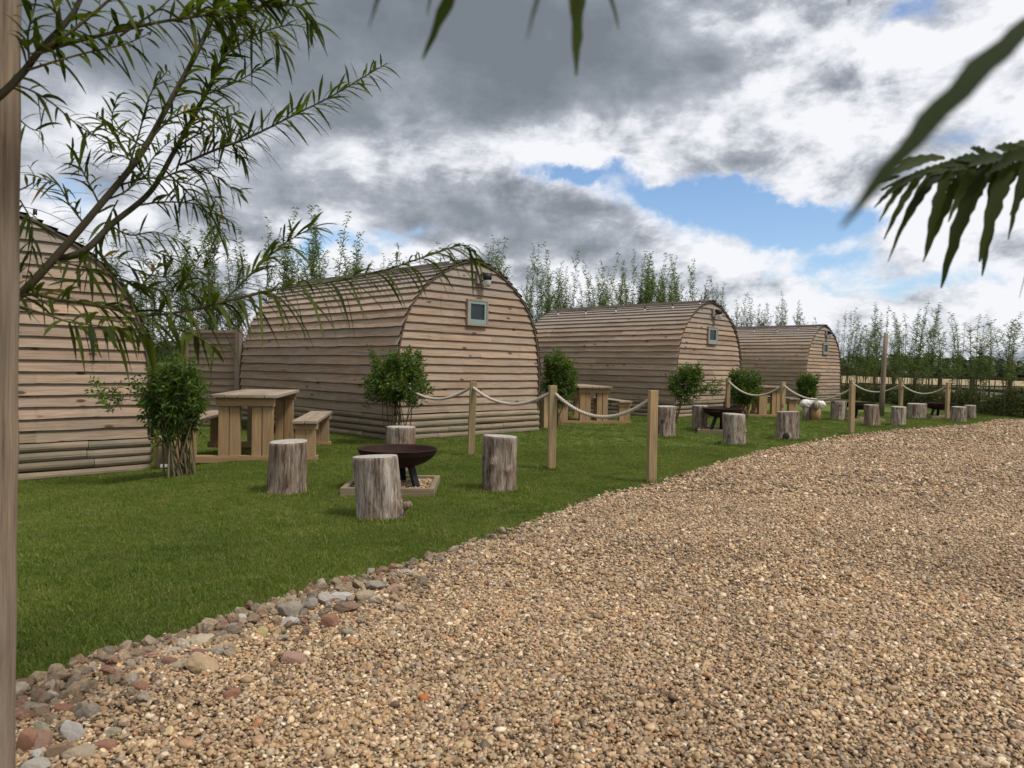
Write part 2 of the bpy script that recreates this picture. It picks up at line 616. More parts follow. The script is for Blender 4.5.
def blade_mat():
    m, nt, p = new_mat('grassblade')
    oi = nt.n('ShaderNodeObjectInfo').outputs['Random']
    geo = nt.n('ShaderNodeNewGeometry').outputs['Position']
    big = nt.noise(geo, 0.9, 4, 0.6)
    mid = nt.noise(geo, 6.0, 3, 0.6)
    c = nt.mix(oi, (0.092, 0.135, 0.018), (0.2, 0.25, 0.038))
    c = nt.mix(nt.math('MULTIPLY', nt.mrange(mid, 0.5, 0.72), 0.6), c, (0.235, 0.225, 0.065))
    c = nt.mix(nt.math('MULTIPLY', nt.mrange(big, 0.42, 0.65), 0.6), c, (0.07, 0.115, 0.015))
    c = nt.mix(nt.mrange(oi, 0.93, 0.96, 0, 0.8), c, (0.24, 0.2, 0.09))
    nt.put(p.inputs['Base Color'], c)
    p.inputs['Roughness'].default_value = 0.55
    tr = nt.n('ShaderNodeBsdfTranslucent')
    nt.put(tr.inputs['Color'], c)
    mx = nt.n('ShaderNodeMixShader')
    mx.inputs[0].default_value = 0.3
    nt.L.new(p.outputs[0], mx.inputs[1])
    nt.L.new(tr.outputs[0], mx.inputs[2])
    nt.L.new(mx.outputs[0], m.node_tree.nodes['Material Output'].inputs['Surface'])
    return m


M['grassblade'] = blade_mat()


def gravel_ground():
    m, nt, p = new_mat('gravel_bed')
    tc = nt.n('ShaderNodeTexCoord').outputs['Object']
    vn = nt.n('ShaderNodeTexVoronoi', feature='F1')
    nt.put(vn.inputs['Vector'], tc)
    vn.inputs['Scale'].default_value = 44
    x, y, z = nt.sep(vn.outputs['Color'])
    c = nt.ramp(x, PEB)
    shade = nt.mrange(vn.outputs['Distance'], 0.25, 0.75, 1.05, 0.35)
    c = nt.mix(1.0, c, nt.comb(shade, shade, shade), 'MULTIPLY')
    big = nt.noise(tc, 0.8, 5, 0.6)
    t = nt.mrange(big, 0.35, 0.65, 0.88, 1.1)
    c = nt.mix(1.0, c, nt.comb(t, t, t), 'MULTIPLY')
    nt.put(p.inputs['Base Color'], c)
    p.inputs['Roughness'].default_value = 0.85
    h = nt.math('SUBTRACT', 1.0, vn.outputs['Distance'])
    nt.put(p.inputs['Normal'], nt.bump(h, 0.7, 0.02))
    return m


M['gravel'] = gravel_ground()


def field_mat(name, a, b, sx=0.05, sy=0.6):
    m, nt, p = new_mat(name)
    tc = nt.n('ShaderNodeTexCoord').outputs['Object']
    x, y, z = nt.sep(tc)
    n = nt.noise(nt.comb(nt.math('MULTIPLY', x, sx), nt.math('MULTIPLY', y, sy), 0), 1.0, 6, 0.65)
    n2 = nt.noise(tc, 3.0, 5, 0.6)
    f = nt.math('ADD', nt.math('MULTIPLY', n, 0.6), nt.math('MULTIPLY', n2, 0.4))
    nt.put(p.inputs['Base Color'], nt.mix(nt.mrange(f, 0.35, 0.65), a, b))
    p.inputs['Roughness'].default_value = 1.0
    return m


M['meadow'] = field_mat('meadow', (0.035, 0.05, 0.014), (0.105, 0.095, 0.036), 0.2, 0.4)
M['wheat'] = field_mat('wheat', (0.21, 0.155, 0.08), (0.36, 0.275, 0.15))
M['woodland'] = leafmat('woodland', (0.016, 0.03, 0.012), (0.045, 0.068, 0.028), 0.1)


# ------------------------------------------------------------------ instanced scatter (stuff only)
def variant_collection(name, meshes):
    c = bpy.data.collections.new(name)
    for i, me in enumerate(meshes):
        o = bpy.data.objects.new(name + '_shape', me)
        c.objects.link(o)
    return c


def scatter(name, pts, scl, rot, coll, nvar, parent=None):
    me = bpy.data.meshes.new(name)
    n = len(pts)
    me.vertices.add(n)
    me.vertices.foreach_set('co', np.asarray(pts, dtype=np.float32).ravel())
    for nm, arr in (('scl', scl), ('rot', rot)):
        a = me.attributes.new(nm, 'FLOAT_VECTOR', 'POINT')
        a.data.foreach_set('vector', np.asarray(arr, dtype=np.float32).ravel())
    a = me.attributes.new('pick', 'INT', 'POINT')
    a.data.foreach_set('value', rs.randint(0, nvar, n).astype(np.int32))
    o = bpy.data.objects.new(name, me)
    link(o, parent)
    ng = bpy.data.node_groups.new(name + '_nodes', 'GeometryNodeTree')
    ng.interface.new_socket('Geometry', in_out='INPUT', socket_type='NodeSocketGeometry')
    ng.interface.new_socket('Geometry', in_out='OUTPUT', socket_type='NodeSocketGeometry')
    N, L = ng.nodes, ng.links
    gi, go = N.new('NodeGroupInput'), N.new('NodeGroupOutput')
    ci = N.new('GeometryNodeCollectionInfo')
    ci.inputs['Collection'].default_value = coll
    ci.inputs['Separate Children'].default_value = True
    ci.inputs['Reset Children'].default_value = True
    ip = N.new('GeometryNodeInstanceOnPoints')
    ip.inputs['Pick Instance'].default_value = True

    def na(nm, dt):
        q = N.new('GeometryNodeInputNamedAttribute')
        q.data_type = dt
        q.inputs['Name'].default_value = nm
        return [s for s in q.outputs if s.enabled and s.name == 'Attribute'][0]
    e2r = N.new('FunctionNodeEulerToRotation')
    L.new(na('rot', 'FLOAT_VECTOR'), e2r.inputs[0])
    L.new(gi.outputs[0], ip.inputs['Points'])
    L.new(ci.outputs[0], ip.inputs['Instance'])
    L.new(na('pick', 'INT'), ip.inputs['Instance Index'])
    L.new(e2r.outputs[0], ip.inputs['Rotation'])
    L.new(na('scl', 'FLOAT_VECTOR'), ip.inputs['Scale'])
    L.new(ip.outputs[0], go.inputs[0])
    md = o.modifiers.new('scatter', 'NODES')
    md.node_group = ng
    return o


def ico_mesh(name, sub, disp, freq, seed, mat, flat=(1, 1, 1), cuts=0, smooth=True):
    bm = bmesh.new()
    bmesh.ops.create_icosphere(bm, subdivisions=sub, radius=1.0)
    rr = random.Random(seed)
    off = Vector((rr.random() * 50, rr.random() * 50, rr.random() * 50))
    planes = []
    for _ in range(cuts):
        n = Vector((rr.gauss(0, 1), rr.gauss(0, 1), rr.gauss(0, 1))).normalized()
        planes.append((n, rr.uniform(0.55, 0.82)))
    for v in bm.verts:
        p = v.co.copy()
        for n, d in planes:
            q = p.dot(n)
            if q > d:
                p -= n * (q - d) * 0.92
        p *= 1 + disp * mnoise.noise(p * freq + off) + disp * 0.5 * mnoise.noise(p * freq * 2.7 + off)
        v.co = Vector((p.x * flat[0], p.y * flat[1], p.z * flat[2]))
    me = bpy.data.meshes.new(name)
    bm.to_mesh(me)
    bm.free()
    me.materials.append(mat)
    if smooth:
        me.polygons.foreach_set('use_smooth', np.ones(len(me.polygons), dtype=bool))
    return me


# ------------------------------------------------------------------ setting: ground, lawn, gravel, fields
def grid_sheet(name, x0, x1, y0, y1, nx, ny, zf, mat, kind='structure'):
    xs, ys = np.linspace(x0, x1, nx), np.linspace(y0, y1, ny)
    v = [(x, y, zf(x, y)) for y in ys for x in xs]
    f = [(j * nx + i, j * nx + i + 1, (j + 1) * nx + i + 1, (j + 1) * nx + i) for j in range(ny - 1) for i in range(nx - 1)]
    me = bpy.data.meshes.new(name)
    me.from_pydata(v, [], f)
    me.materials.append(mat)
    o = bpy.data.objects.new(name, me)
    link(o)
    o['kind'] = kind
    return o


grid_sheet('ground', -2500, 2500, -400, 3000, 3, 3, lambda x, y: -0.22, M['meadow'])
grid_sheet('lawn', -16, 16, -6, 36, 130, 90, gh, M['lawn'])

edge_px = [(20, 690), (60, 676), (100, 662), (150, 648), (200, 632), (270, 606), (330, 588), (400, 571), (450, 553), (500, 535),
           (560, 513), (600, 498), (650, 485), (700, 470), (750, 455), (800, 444), (850, 436), (900, 430), (950, 426.5), (985, 423)]
edge = [gnd(*p) for p in edge_px]
edge = [Vector((-3.2, 0.9, 0)), Vector((-2.4, 1.75, 0))] + edge + [Vector((12.35, 17.9, 0)), Vector((17, 16.6, 0)), Vector((30, 13, 0))]
edge_s = smooth_path(edge, 10)
for i, p in enumerate(edge_s):
    w = 0.025 * mnoise.noise(Vector((p.x * 4, p.y * 4, 0.3))) + 0.015 * mnoise.noise(Vector((p.x * 13, p.y * 13, 4.3)))
    p.y += w * (1 + 0.05 * p.y)
EX = np.array([p.x for p in edge_s])
EY = np.array([p.y for p in edge_s])


def edge_y(x):
    return np.interp(x, EX, EY)


def gravel_sheet():
    v, f, uvs = [], [], []
    xs = [p.x for p in edge_s]
    for p in edge_s:
        v.append((p.x, p.y, 0.006))
    n = len(edge_s)
    for p in edge_s:
        v.append((p.x, min(p.y - 0.6, p.y - 0.6), 0.008))
    for p in edge_s:
        v.append((p.x, -8.0, 0.006))
    for r in range(2):
        for i in range(n - 1):
            f.append(((r + 1) * n + i, (r + 1) * n + i + 1, r * n + i + 1, r * n + i))
    me = bpy.data.meshes.new('gravel_drive')
    me.from_pydata(v, [], f)
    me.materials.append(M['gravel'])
    o = bpy.data.objects.new('gravel_drive', me)
    link(o)
    o['kind'] = 'structure'


gravel_sheet()


def strip_sheet(name, y0, y1, z, mat):
    me = bpy.data.meshes.new(name)
    me.from_pydata([(-900, y0, z), (900, y0 - 0, z), (900, y1, z), (-900, y1, z)], [], [(0, 1, 2, 3)])
    me.materials.append(mat)
    o = bpy.data.objects.new(name, me)
    link(o)
    o['kind'] = 'structure'


strip_sheet('wheat_field', 84, 330, -0.1, M['wheat'])

# ---- single larger stones along the edge: (px, py, width px, height px, colour key, label)
SC = {'grey': (0.29, 0.25, 0.2), 'pale': (0.40, 0.36, 0.30), 'buff': (0.36, 0.29, 0.2), 'brick': (0.31, 0.155, 0.10), 'brown': (0.23, 0.15, 0.10),
      'orange': (0.5, 0.17, 0.06), 'pink': (0.36, 0.22, 0.165), 'tan': (0.46, 0.33, 0.2), 'olive': (0.32, 0.29, 0.2), 'cream': (0.45, 0.38, 0.27),
      'yellow': (0.44, 0.36, 0.16), 'darkred': (0.21, 0.11, 0.08), 'white': (0.47, 0.44, 0.40)}
SM = {k: stone_mat('stone_' + k, v) for k, v in SC.items()}
STONES = [
    (85, 715, 26, 19, 'grey', 'stone', 'large grey angular stone right of the flat red brick piece'),
    (60, 711, 26, 11, 'brick', 'brick_piece', 'long flat red brick piece left of the large grey stone'),
    (70, 734, 21, 24, 'white', 'stone', 'upright pale grey stone with white flecks below the flat red brick'),
    (77, 754, 28, 17, 'buff', 'stone', 'rounded buff stone at the bottom beneath the upright pale stone'),
    (55, 752, 21, 20, 'brown', 'stone', 'squat brown stone touching the left side of the rounded buff stone'),
    (26, 742, 20, 23, 'brick', 'brick_piece', 'orange red broken brick end beside the wooden stake'),
    (42, 742, 16, 22, 'pink', 'stone', 'pinkish stone leaning on the broken brick end'),
    (102, 747, 24, 12, 'brick', 'brick_piece', 'terracotta brick sliver right of the rounded buff stone'),
    (39, 729, 22, 13, 'olive', 'stone', 'flat greenish buff stone above the broken brick end'),
    (112, 733, 21, 10, 'olive', 'stone', 'flat pale olive stone above the terracotta sliver'),
    (26, 709, 18, 15, 'grey', 'stone', 'grey brown stone tight against the wooden stake'),
    (40, 714, 18, 14, 'brown', 'stone', 'dull brown stone between the stake side stone and the red brick'),
    (36, 755, 14, 11, 'white', 'stone', 'small white flinty stone under the pinkish stone'),
    (34, 767, 32, 12, 'pale', 'stone', 'pale stone cut off by the bottom of the photo beside the stake'),
    (199, 668, 31, 23, 'tan', 'stone', 'largest tan sandstone lump on the gravel below the lawn edge'),
    (178, 667, 18, 15, 'buff', 'stone', 'buff stone leaning on the left of the largest tan lump'),
    (140, 689, 17, 12, 'brick', 'brick_piece', 'rounded brown red brick lump lying alone on the gravel'),
    (171, 652, 19, 10, 'pale', 'stone', 'pale grey stone at the lawn edge beside the pink brick'),
    (199, 641, 27, 12, 'cream', 'stone', 'long cream stone touching the grass above the tan lump'),
    (151, 656, 15, 9, 'pink', 'brick_piece', 'small pink brick piece at the lawn edge left of the pale stone'),
    (167, 664, 14, 13, 'darkred', 'brick_piece', 'dark red brick piece behind the buff leaning stone'),
    (199, 654, 16, 9, 'darkred', 'brick_piece', 'dark red brick piece between the long cream stone and tan lump'),
    (241, 619, 13, 10, 'white', 'stone', 'small pale stone perched highest at the lawn edge'),
    (233, 627, 12, 11, 'grey', 'stone', 'small grey stone just left below the perched pale one'),
    (261, 632, 11, 12, 'yellow', 'stone', 'small yellowish stone at the lawn edge'),
    (289, 622, 17, 10, 'white', 'stone', 'whitish stone just below the large grey edge stone'),
    (292, 660, 23, 13, 'pink', 'brick_piece', 'flat pink brick piece out on the gravel'),
    (231, 695, 17, 12, 'brick', 'brick_piece', 'tilted terracotta brick piece out on the open gravel'),
    (289, 611, 28, 15, 'grey', 'stone', 'large flat topped grey stone touching the grass'),
    (309, 604, 19, 12, 'grey', 'stone', 'blue grey stone right of the large flat topped stone'),
    (324, 600, 15, 13, 'pale', 'stone', 'pale round stone between the blue grey stone and the white one'),
    (340, 597, 18, 11, 'white', 'stone', 'white speckled stone at the lawn edge above the brown slab'),
    (363, 597, 19, 12, 'buff', 'stone', 'buff rounded stone right of the white speckled stone'),
    (343, 608, 27, 9, 'brown', 'stone', 'long brown slab lying under the white speckled stone'),
    (329, 622, 17, 15, 'brick', 'brick_piece', 'upright brick corner standing in the rubble below the brown slab'),
    (375, 586, 19, 9, 'grey', 'stone', 'flat grey stone at the lawn edge right of the buff one'),
    (409, 572, 15, 6, 'pale', 'stone', 'flat pale stone furthest along the rubble edge'),
    (424, 697, 12, 8, 'orange', 'tile_piece', 'bright orange tile chip alone on the open gravel'),
    (347, 633, 17, 9, 'olive', 'stone', 'dull olive stone half sunk below the brick corner'),
    (394, 588, 13, 8, 'pink', 'stone', 'small reddish stone near the edge right of the flat grey stone'),
]
FOOT = []
for (px, py, w, h, ck, nm, lab) in STONES:
    g = gnd(px, py + h * 0.35, 0.01)
    W = w * g.y / F / 2
    FOOT.append((g.x, g.y + 0.4 * W, W))


def clear(x, y, s):
    ok = np.ones(len(x), dtype=bool)
    for (a, b, W) in FOOT:
        ok &= ((x - a) ** 2 + ((y - b) * 1.05) ** 2) > (0.80 * W) ** 2
        # nothing big heaped right in front of a stone
        ok &= ~((np.abs(x - a) < 0.9 * W) & (y < b) & (y > b - 1.5 * W) & (s > 0.011))
    return ok


# pebbles
peb_meshes = [ico_mesh('pebble_shape', 2, 0.22, 1.3, 100 + i, M['pebble'], (1.0, random.uniform(0.68, 0.95), random.uniform(0.4, 0.62)), 4 if i % 3 else 1)
              for i in range(9)]
peb_coll = variant_collection('pebble', peb_meshes)


def in_view(x, y, margin=0.14):
    return np.abs(x / np.maximum(y, 0.01)) < (0.70 + margin)


def gravel_points(n, dmin, dmax, power):
    # density falls with distance
    t = rs.rand(n)
    d = (dmin ** (1 - power) + t * (dmax ** (1 - power) - dmin ** (1 - power))) ** (1 / (1 - power))
    x = (rs.rand(n) * 2 - 1) * 0.84 * d
    ok = d < edge_y(x) + 0.02
    return x[ok], d[ok]


def pebble_layer():
    X, Y, S, Z = [], [], [], []
    # near, dense
    for (n, a, b, sz) in ((125000, 1.55, 3.4, 0.0058), (165000, 3.4, 6.2, 0.0066), (120000, 6.2, 11.0, 0.0098), (70000, 11.0, 19.0, 0.016)):
        # uniform over the ground area in the wedge
        d = np.sqrt(a * a + rs.rand(n) * (b * b - a * a))
        x = (rs.rand(n) * 2 - 1) * 0.84 * d
        ok = (d < edge_y(x) + 0.03 * rs.randn(n)) & (rs.rand(n) < np.clip((22 - d) / 10, 0, 1))
        x, d = x[ok], d[ok]
        s = sz * np.exp(0.36 * rs.randn(len(x)))
        X.append(x), Y.append(d), S.append(s), Z.append(0.006 + 0.45 * s + 0.008 * rs.rand(len(x)))
    x, y, s, z = map(np.concatenate, (X, Y, S, Z))
    s = np.clip(s, 0.0035, 0.026)
    lift = 0.012 * np.array([mnoise.noise(Vector((a * 1.3, b * 1.3, 0.5))) + .6 * mnoise.noise(Vector((a * 4, b * 4, 2.5))) for a, b in zip(x, y)])
    z = z + np.clip(lift, -0.004, 0.02)
    ok = clear(x, y, s)
    x, y, z, s = x[ok], y[ok], z[ok], s[ok]
    pts = np.stack([x, y, z], 1)
    rot = np.stack([rs.randn(len(x)) * 0.45, rs.randn(len(x)) * 0.45, rs.rand(len(x)) * 6.283], 1)
    scl = np.stack([s, s, s], 1)
    o = scatter('gravel', pts, scl, rot, peb_coll, len(peb_meshes))
    tag(o, 'loose tan and brown pea gravel covering the drive', 'gravel', kind='stuff')


pebble_layer()

# rubble band along the near lawn edge
rub_meshes = [ico_mesh('rubble_shape', 3, 0.25, 1.2, 300 + i, M['rubble'], (1.0, random.uniform(0.65, 0.95), random.uniform(0.5, 0.75)), 11, False)
              for i in range(10)]
rub_coll = variant_collection('rubble', rub_meshes)


def rubble_layer():
    n = 13000
    xx = -2.3 + rs.rand(n) * 3.8
    dd = np.abs(rs.randn(n)) * 0.55
    # more and bigger towards the left
    left = np.clip((0.35 - xx) / 1.9, 0.0, 1.25)
    keep = rs.rand(n) < (0.10 + 0.75 * left) * np.exp(-dd * (1.6 - 0.8 * np.clip(left, 0, 1)))
    xx, dd, left = xx[keep], dd[keep], left[keep]
    yy = edge_y(xx) - dd * 0.95 + 0.02
    s = (0.0085 + 0.0035 * left) * np.exp(0.5 * rs.randn(len(xx))) * (1.15 - 0.35 * np.clip(dd, 0, 1))
    s = np.where(rs.rand(len(s)) < 0.05 * np.clip(left, 0, 1.2) + 0.09 * (xx < -1.05), s * 2.1, s)
    s = np.clip(s, 0.006, 0.034)
    ok = clear(xx, yy, s)
    xx, yy, s, left = xx[ok], yy[ok], s[ok], left[ok]
    z = 0.01 + 0.55 * s
    pts = np.stack([xx, yy, z], 1)
    rot = np.stack([rs.randn(len(xx)) * 0.5, rs.randn(len(xx)) * 0.5, rs.rand(len(xx)) * 6.283], 1)
    o = scatter('rubble', pts, np.stack([s, s, s], 1), rot, rub_coll, len(rub_meshes))
    tag(o, 'broken stone and brick rubble edging the gravel along the lawn', 'rubble', kind='stuff')


rubble_layer()


for i, (px, py, w, h, ck, nm, lab) in enumerate(STONES):
    g = gnd(px, py + h * 0.35, 0.01)
    d = g.y
    W, Hh = w * d / F / 2, h * d / F / 2
    if nm == 'brick_piece':
        me = ico_mesh(nm, 3, 0.10, 1.5, 900 + i, SM[ck], (1, 0.8, 1), 0, False)
        for v in me.vertices:      # squarish lump
            q = v.co
            k = max(abs(q.x), abs(q.y) / 0.8, abs(q.z))
            v.co = q * (0.42 + 0.58 / max(k, 1e-6) * 0.85 * (q.length / 1.05))
    else:
        me = ico_mesh(nm, 4, 0.16, 1.3, 900 + i, SM[ck], (1, 0.85, 1), 9, False)
    o = bpy.data.objects.new(nm, me)
    o.location = (g.x, g.y + 0.4 * W, Hh * 0.85)
    o.scale = (W * 1.2, W * 1.0, Hh * 1.3)
    o.rotation_euler = (random.uniform(-.15, .15), random.uniform(-.2, .2), random.uniform(-.5, .5))
    link(o)
    tag(o, lab, {'stone': 'stone', 'brick_piece': 'brick', 'tile_piece': 'tile'}[nm], 'stones along the gravel edge')


# ---- grass blades
def tuft_mesh(seed, n=26, h=0.0185):
    rr = random.Random(seed)
    v, f = [], []
    for _ in range(n):
        bx, by = rr.gauss(0, 0.022), rr.gauss(0, 0.022)
        a = rr.random() * 2 * PI
        hh = h * rr.uniform(0.55, 1.25)
        lean = rr.uniform(0.1, 0.9) * hh
        w = rr.uniform(0.0009, 0.0017)
        la = rr.random() * 2 * PI
        dx, dy = math.cos(a) * w, math.sin(a) * w
        lx, ly = math.cos(la) * lean, math.sin(la) * lean
        k = len(v)
        v += [(bx - dx, by - dy, -0.004), (bx + dx, by + dy, -0.004), (bx + dx * .8 + lx * .35, by + dy * .8 + ly * .35, hh * .6),
              (bx - dx * .8 + lx * .35, by - dy * .8 + ly * .35, hh * .6), (bx + lx, by + ly, hh)]
        f += [(k, k + 1, k + 2, k + 3), (k + 3, k + 2, k + 4)]
    me = bpy.data.meshes.new('grass_tuft')
    me.from_pydata(v, [], f)
    me.materials.append(M['grassblade'])
    return me


tufts = [tuft_mesh(40 + i) for i in range(8)]
tuft_coll = variant_collection('grass_tuft', tufts)


def grass_layer():
    X, Y = [], []
    for (n, a, b) in ((72000, 1.9, 5.2), (78000, 5.2, 10.0), (56000, 10.0, 20.0)):
        d = np.sqrt(a * a + rs.rand(n) * (b * b - a * a))
        x = (rs.rand(n) * 2 - 1) * 0.86 * d
        ok = d > edge_y(x) - 0.01
        ok &= x < 12.6
        X.append(x[ok]), Y.append(d[ok])
    # fringe right on the edge
    n = 5000
    x = -2.6 + rs.rand(n) ** 1.5 * 12
    X.append(x)
    Y.append(edge_y(x) + np.abs(rs.randn(n)) * 0.03 - 0.012)
    nb = sum(len(q) for q in X)
    for (bx, by, br) in BASES:
        n = int(60 + br * 500)
        a = rs.rand(n) * 6.283
        q = br * (1.0 + np.abs(rs.randn(n)) * 0.16)
        X.append(bx + np.cos(a) * q), Y.append(by + np.sin(a) * q)
    x, y = np.concatenate(X), np.concatenate(Y)
    z = np.array([gh(a, b) for a, b in zip(x, y)])
    s = rs.uniform(0.7, 1.25, len(x)) * np.where(y > 9, 1.25, 1.0)
    s[nb:] *= rs.uniform(1.0, 2.1, len(s) - nb)
    nq = rs.rand(len(s)) < 0.02
    s[nq] *= 1.7
    rot = np.stack([np.zeros(len(x)), np.zeros(len(x)), rs.rand(len(x)) * 6.283], 1)
    o = scatter('grass', np.stack([x, y, z], 1), np.stack([s, s, s], 1), rot, tuft_coll, len(tufts))
    tag(o, 'short mown green grass covering the lawn around the pods', 'grass', kind='stuff')



# ------------------------------------------------------------------ pods
PROF = [(1.41, 0.0), (1.43, 0.3), (1.44, 0.62), (1.432, 0.98), (1.375, 1.42), (1.245, 1.80), (1.02, 2.11), (0.73, 2.35), (0.38, 2.54), (0.13, 2.62), (0.0, 2.64)]
PP = smooth_path([(a, b, 0) for a, b in PROF], 12)
PS = np.array([p.x for p in PP])
PZ = np.array([p.y for p in PP])
ARC = np.concatenate([[0], np.cumsum(np.hypot(np.diff(PS), np.diff(PZ)))])


def prof_at(a):
    return float(np.interp(a, ARC, PS)), float(np.interp(a, ARC, PZ))


def hw(z):
    return float(np.interp(z, PZ, PS))


def lap_board(mb, fn, L, rnd0, rr, wav=0.007, step=0.16, proud=0.026, mat=0):
    """fn(u, k) -> (inner, outer) point pair; k=0 bottom edge, 1 top edge. Built of butted lengths."""
    u = 0.0
    while u < L - 1e-6:
        ln = min(rr.uniform(1.5, 2.9), L - u)
        if L - u - ln < 0.35:
            ln = L - u
        n = max(2, int(ln / step))
        rnd = rr.random()
        ph = rr.random() * 100
        prev = None
        for i in range(n + 1):
            uu = u + ln * i / n
            w = wav * (mnoise.noise(Vector((uu * 2.2, ph, rnd0 * 9))) + 0.6 * mnoise.noise(Vector((uu * 6, ph, 3.3))))
            sag = 0.5 * wav * mnoise.noise(Vector((uu * 1.1, ph + 7, 1.7)))
            a = fn(uu, 0.0, -0.01, w)
            b = fn(uu, 0.0, proud + sag, w)
            c = fn(uu, 1.0, 0.008, 0.0)
            cur = (a, b, c, uu)
            if prev:
                k = len(mb.v)
                mb.v.extend([tuple(prev[0]), tuple(cur[0]), tuple(cur[1]), tuple(prev[1]), tuple(cur[2]), tuple(prev[2])])
                g = 0.0015
                mb.face([k, k + 1, k + 2, k + 3], [(prev[3], 0), (uu, 0), (uu, .02), (prev[3], .02)], rnd, mat)
                mb.face([k + 3, k + 2, k + 4, k + 5], [(prev[3], .02), (uu, .02), (uu, .15), (prev[3], .15)], rnd, mat)
            prev = cur
        u += ln


def make_pod(loc, rz, label, L=4.6, seed=1, rearwin=False):
    rr = random.Random(seed)
    root = empty('glamping_pod', loc, rz, label, 'glamping pod', 'row of glamping pods')
    # local frame: gable in the plane y=0 facing -y, body runs to +y; x is the gable width
    TOP = ARC[-1]
    A0 = float(np.interp(0.385, PZ, ARC))
    nb = 22
    mb = MB()
    edgej = [rr.uniform(-.012, .012) for _ in range(nb)]
    for sgn in (-1, 1):
        for k in range(nb):
            a0 = A0 + (TOP - A0) * k / nb - 0.02
            a1 = A0 + (TOP - A0) * (k + 1) / nb

            def fn(u, kk, pr, w, a0=a0, a1=a1, sgn=sgn):
                a = a0 + (a1 - a0) * kk + w
                s, z = prof_at(a)
                s2, z2 = prof_at(min(a + 0.03, TOP))
                s1, z1 = prof_at(a - 0.03)
                t = Vector((s2 - s1, z2 - z1)).normalized()
                nx, nz = t.y, -t.x
                return Vector((sgn * (s + nx * pr), u - 0.055 + edgej[k], z + nz * pr))
            lap_board(mb, fn, L + 0.11, rr.random(), rr, 0.009, 0.13, 0.042)
    # shell behind the boards
    inner = [(s * 0.985, z * 0.992) for s, z in zip(PS, PZ)]
    ring = [(-s, z) for s, z in inner] + [(s, z) for s, z in reversed(inner[:-1])]
    k0 = len(mb.v)
    for yy in (0.03, L - 0.03):
        mb.v.extend([(s, yy, z) for s, z in ring])
    n = len(ring)
    for i in range(n - 1):
        mb.face([k0 + i, k0 + i + 1, k0 + n + i + 1, k0 + n + i], [(0, 0)] * 4, 0.5, 1)
    mb.face([k0 + i for i in range(n)], [(0, 0)] * n, 0.5, 1)
    mb.face([k0 + n + i for i in reversed(range(n))], [(0, 0)] * n, 0.5, 1)
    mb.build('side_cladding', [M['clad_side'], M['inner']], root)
    # gables
    for front in (True, False):
        mb = MB()
        z = 0.375
        row = 0
        while z < 2.58:
            z1 = min(z + 0.117, 2.605)

            def fn(u, kk, pr, w, z=z, z1=z1):
                zz = z + (z1 - z + 0.012) * kk + w * (1 if kk == 0 else 0)
                h = hw(max(zz, 0)) - 0.012
                if zz > 2.6:
                    h = 0.05
                x = -h + 2 * h * u
                return Vector((x, (-pr if front else L + pr), zz))
            # parametrise 0..1 so that the trapezoid follows the arch
            h0 = hw(z)
            tot = 2 * h0
            u = 0.0
            joints = [0.0]
            if tot > 1.8:
                joints.append(rr.choice((0.33, 0.42, 0.55, 0.63)))
            joints.append(1.0)
            for j0, j1 in zip(joints[:-1], joints[1:]):
                m_ = max(3, int((j1 - j0) * tot / 0.14))
                rnd = rr.random()
                ph = rr.random() * 90
                prev = None
                for i in range(m_ + 1):
                    uu = j0 + (j1 - j0) * i / m_
                    xw = uu * tot
                    w = 0.008 * (mnoise.noise(Vector((xw * 2.0, ph, row))) + 0.6 * mnoise.noise(Vector((xw * 6, ph, 3.1))))
                    cur = (fn(uu, 0, -0.01, w), fn(uu, 0, 0.04, w), fn(uu, 1, 0.008, 0), xw)
                    if prev:
                        k = len(mb.v)
                        mb.v.extend([tuple(q) for q in (prev[0], cur[0], cur[1], prev[1], cur[2], prev[2])])
                        fa, fb = [k, k + 1, k + 2, k + 3], [k + 3, k + 2, k + 4, k + 5]
                        mb.face(fa, [(prev[3], 0), (xw, 0), (xw, .02), (prev[3], .02)], rnd)
                        mb.face(fb, [(prev[3], .02), (xw, .02), (xw, .14), (prev[3], .14)], rnd)
                    prev = cur
            z = z1
            row += 1
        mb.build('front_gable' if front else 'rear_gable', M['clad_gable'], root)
    # arch trims: the cut ends of the roof boards
    for yy in (-0.05, L + 0.02):
        mb = MB()
        m_ = len(PP)
        k0 = len(mb.v)
        pts = [(-s, z) for s, z in zip(PS, PZ)] + [(s, z) for s, z in reversed(list(zip(PS, PZ))[:-1])]
        pts = [p for p in pts if p[1] > 0.3]
        nn = len(pts)
        c = Vector((0, 1.1))
        for (s, z) in pts:
            d = (Vector((s, z)) - c).normalized()
            for (pr, y_) in ((-0.018, yy), (0.006, yy), (0.006, yy + 0.03), (-0.018, yy + 0.03)):
                mb.v.append((s + d.x * pr, y_, z + d.y * pr))
        for i in range(nn - 1):
            for j in range(4):
                j2 = (j + 1) % 4
                mb.face([k0 + i * 4 + j, k0 + i * 4 + j2, k0 + (i + 1) * 4 + j2, k0 + (i + 1) * 4 + j], [(i * .08, j * .02), (i * .08, j * .02 + .02), (i * .08 + .08, j * .02 + .02), (i * .08 + .08, j * .02)], 0.4)
        mb.build('arch_trim', M['edge'], root)
    # ridge capping
    mb = MB()
    for sgn in (-1, 1):
        mb.box((sgn * 0.075, L / 2, 2.664), (0.17, L + 0.14, 0.014), Matrix.Rotation(sgn * R(10), 3, 'Y'), 0.3)
    mb.build('ridge_cap', M['edge'], root)
    # skirt of half logs
    mb = MB()
    rad = 0.049
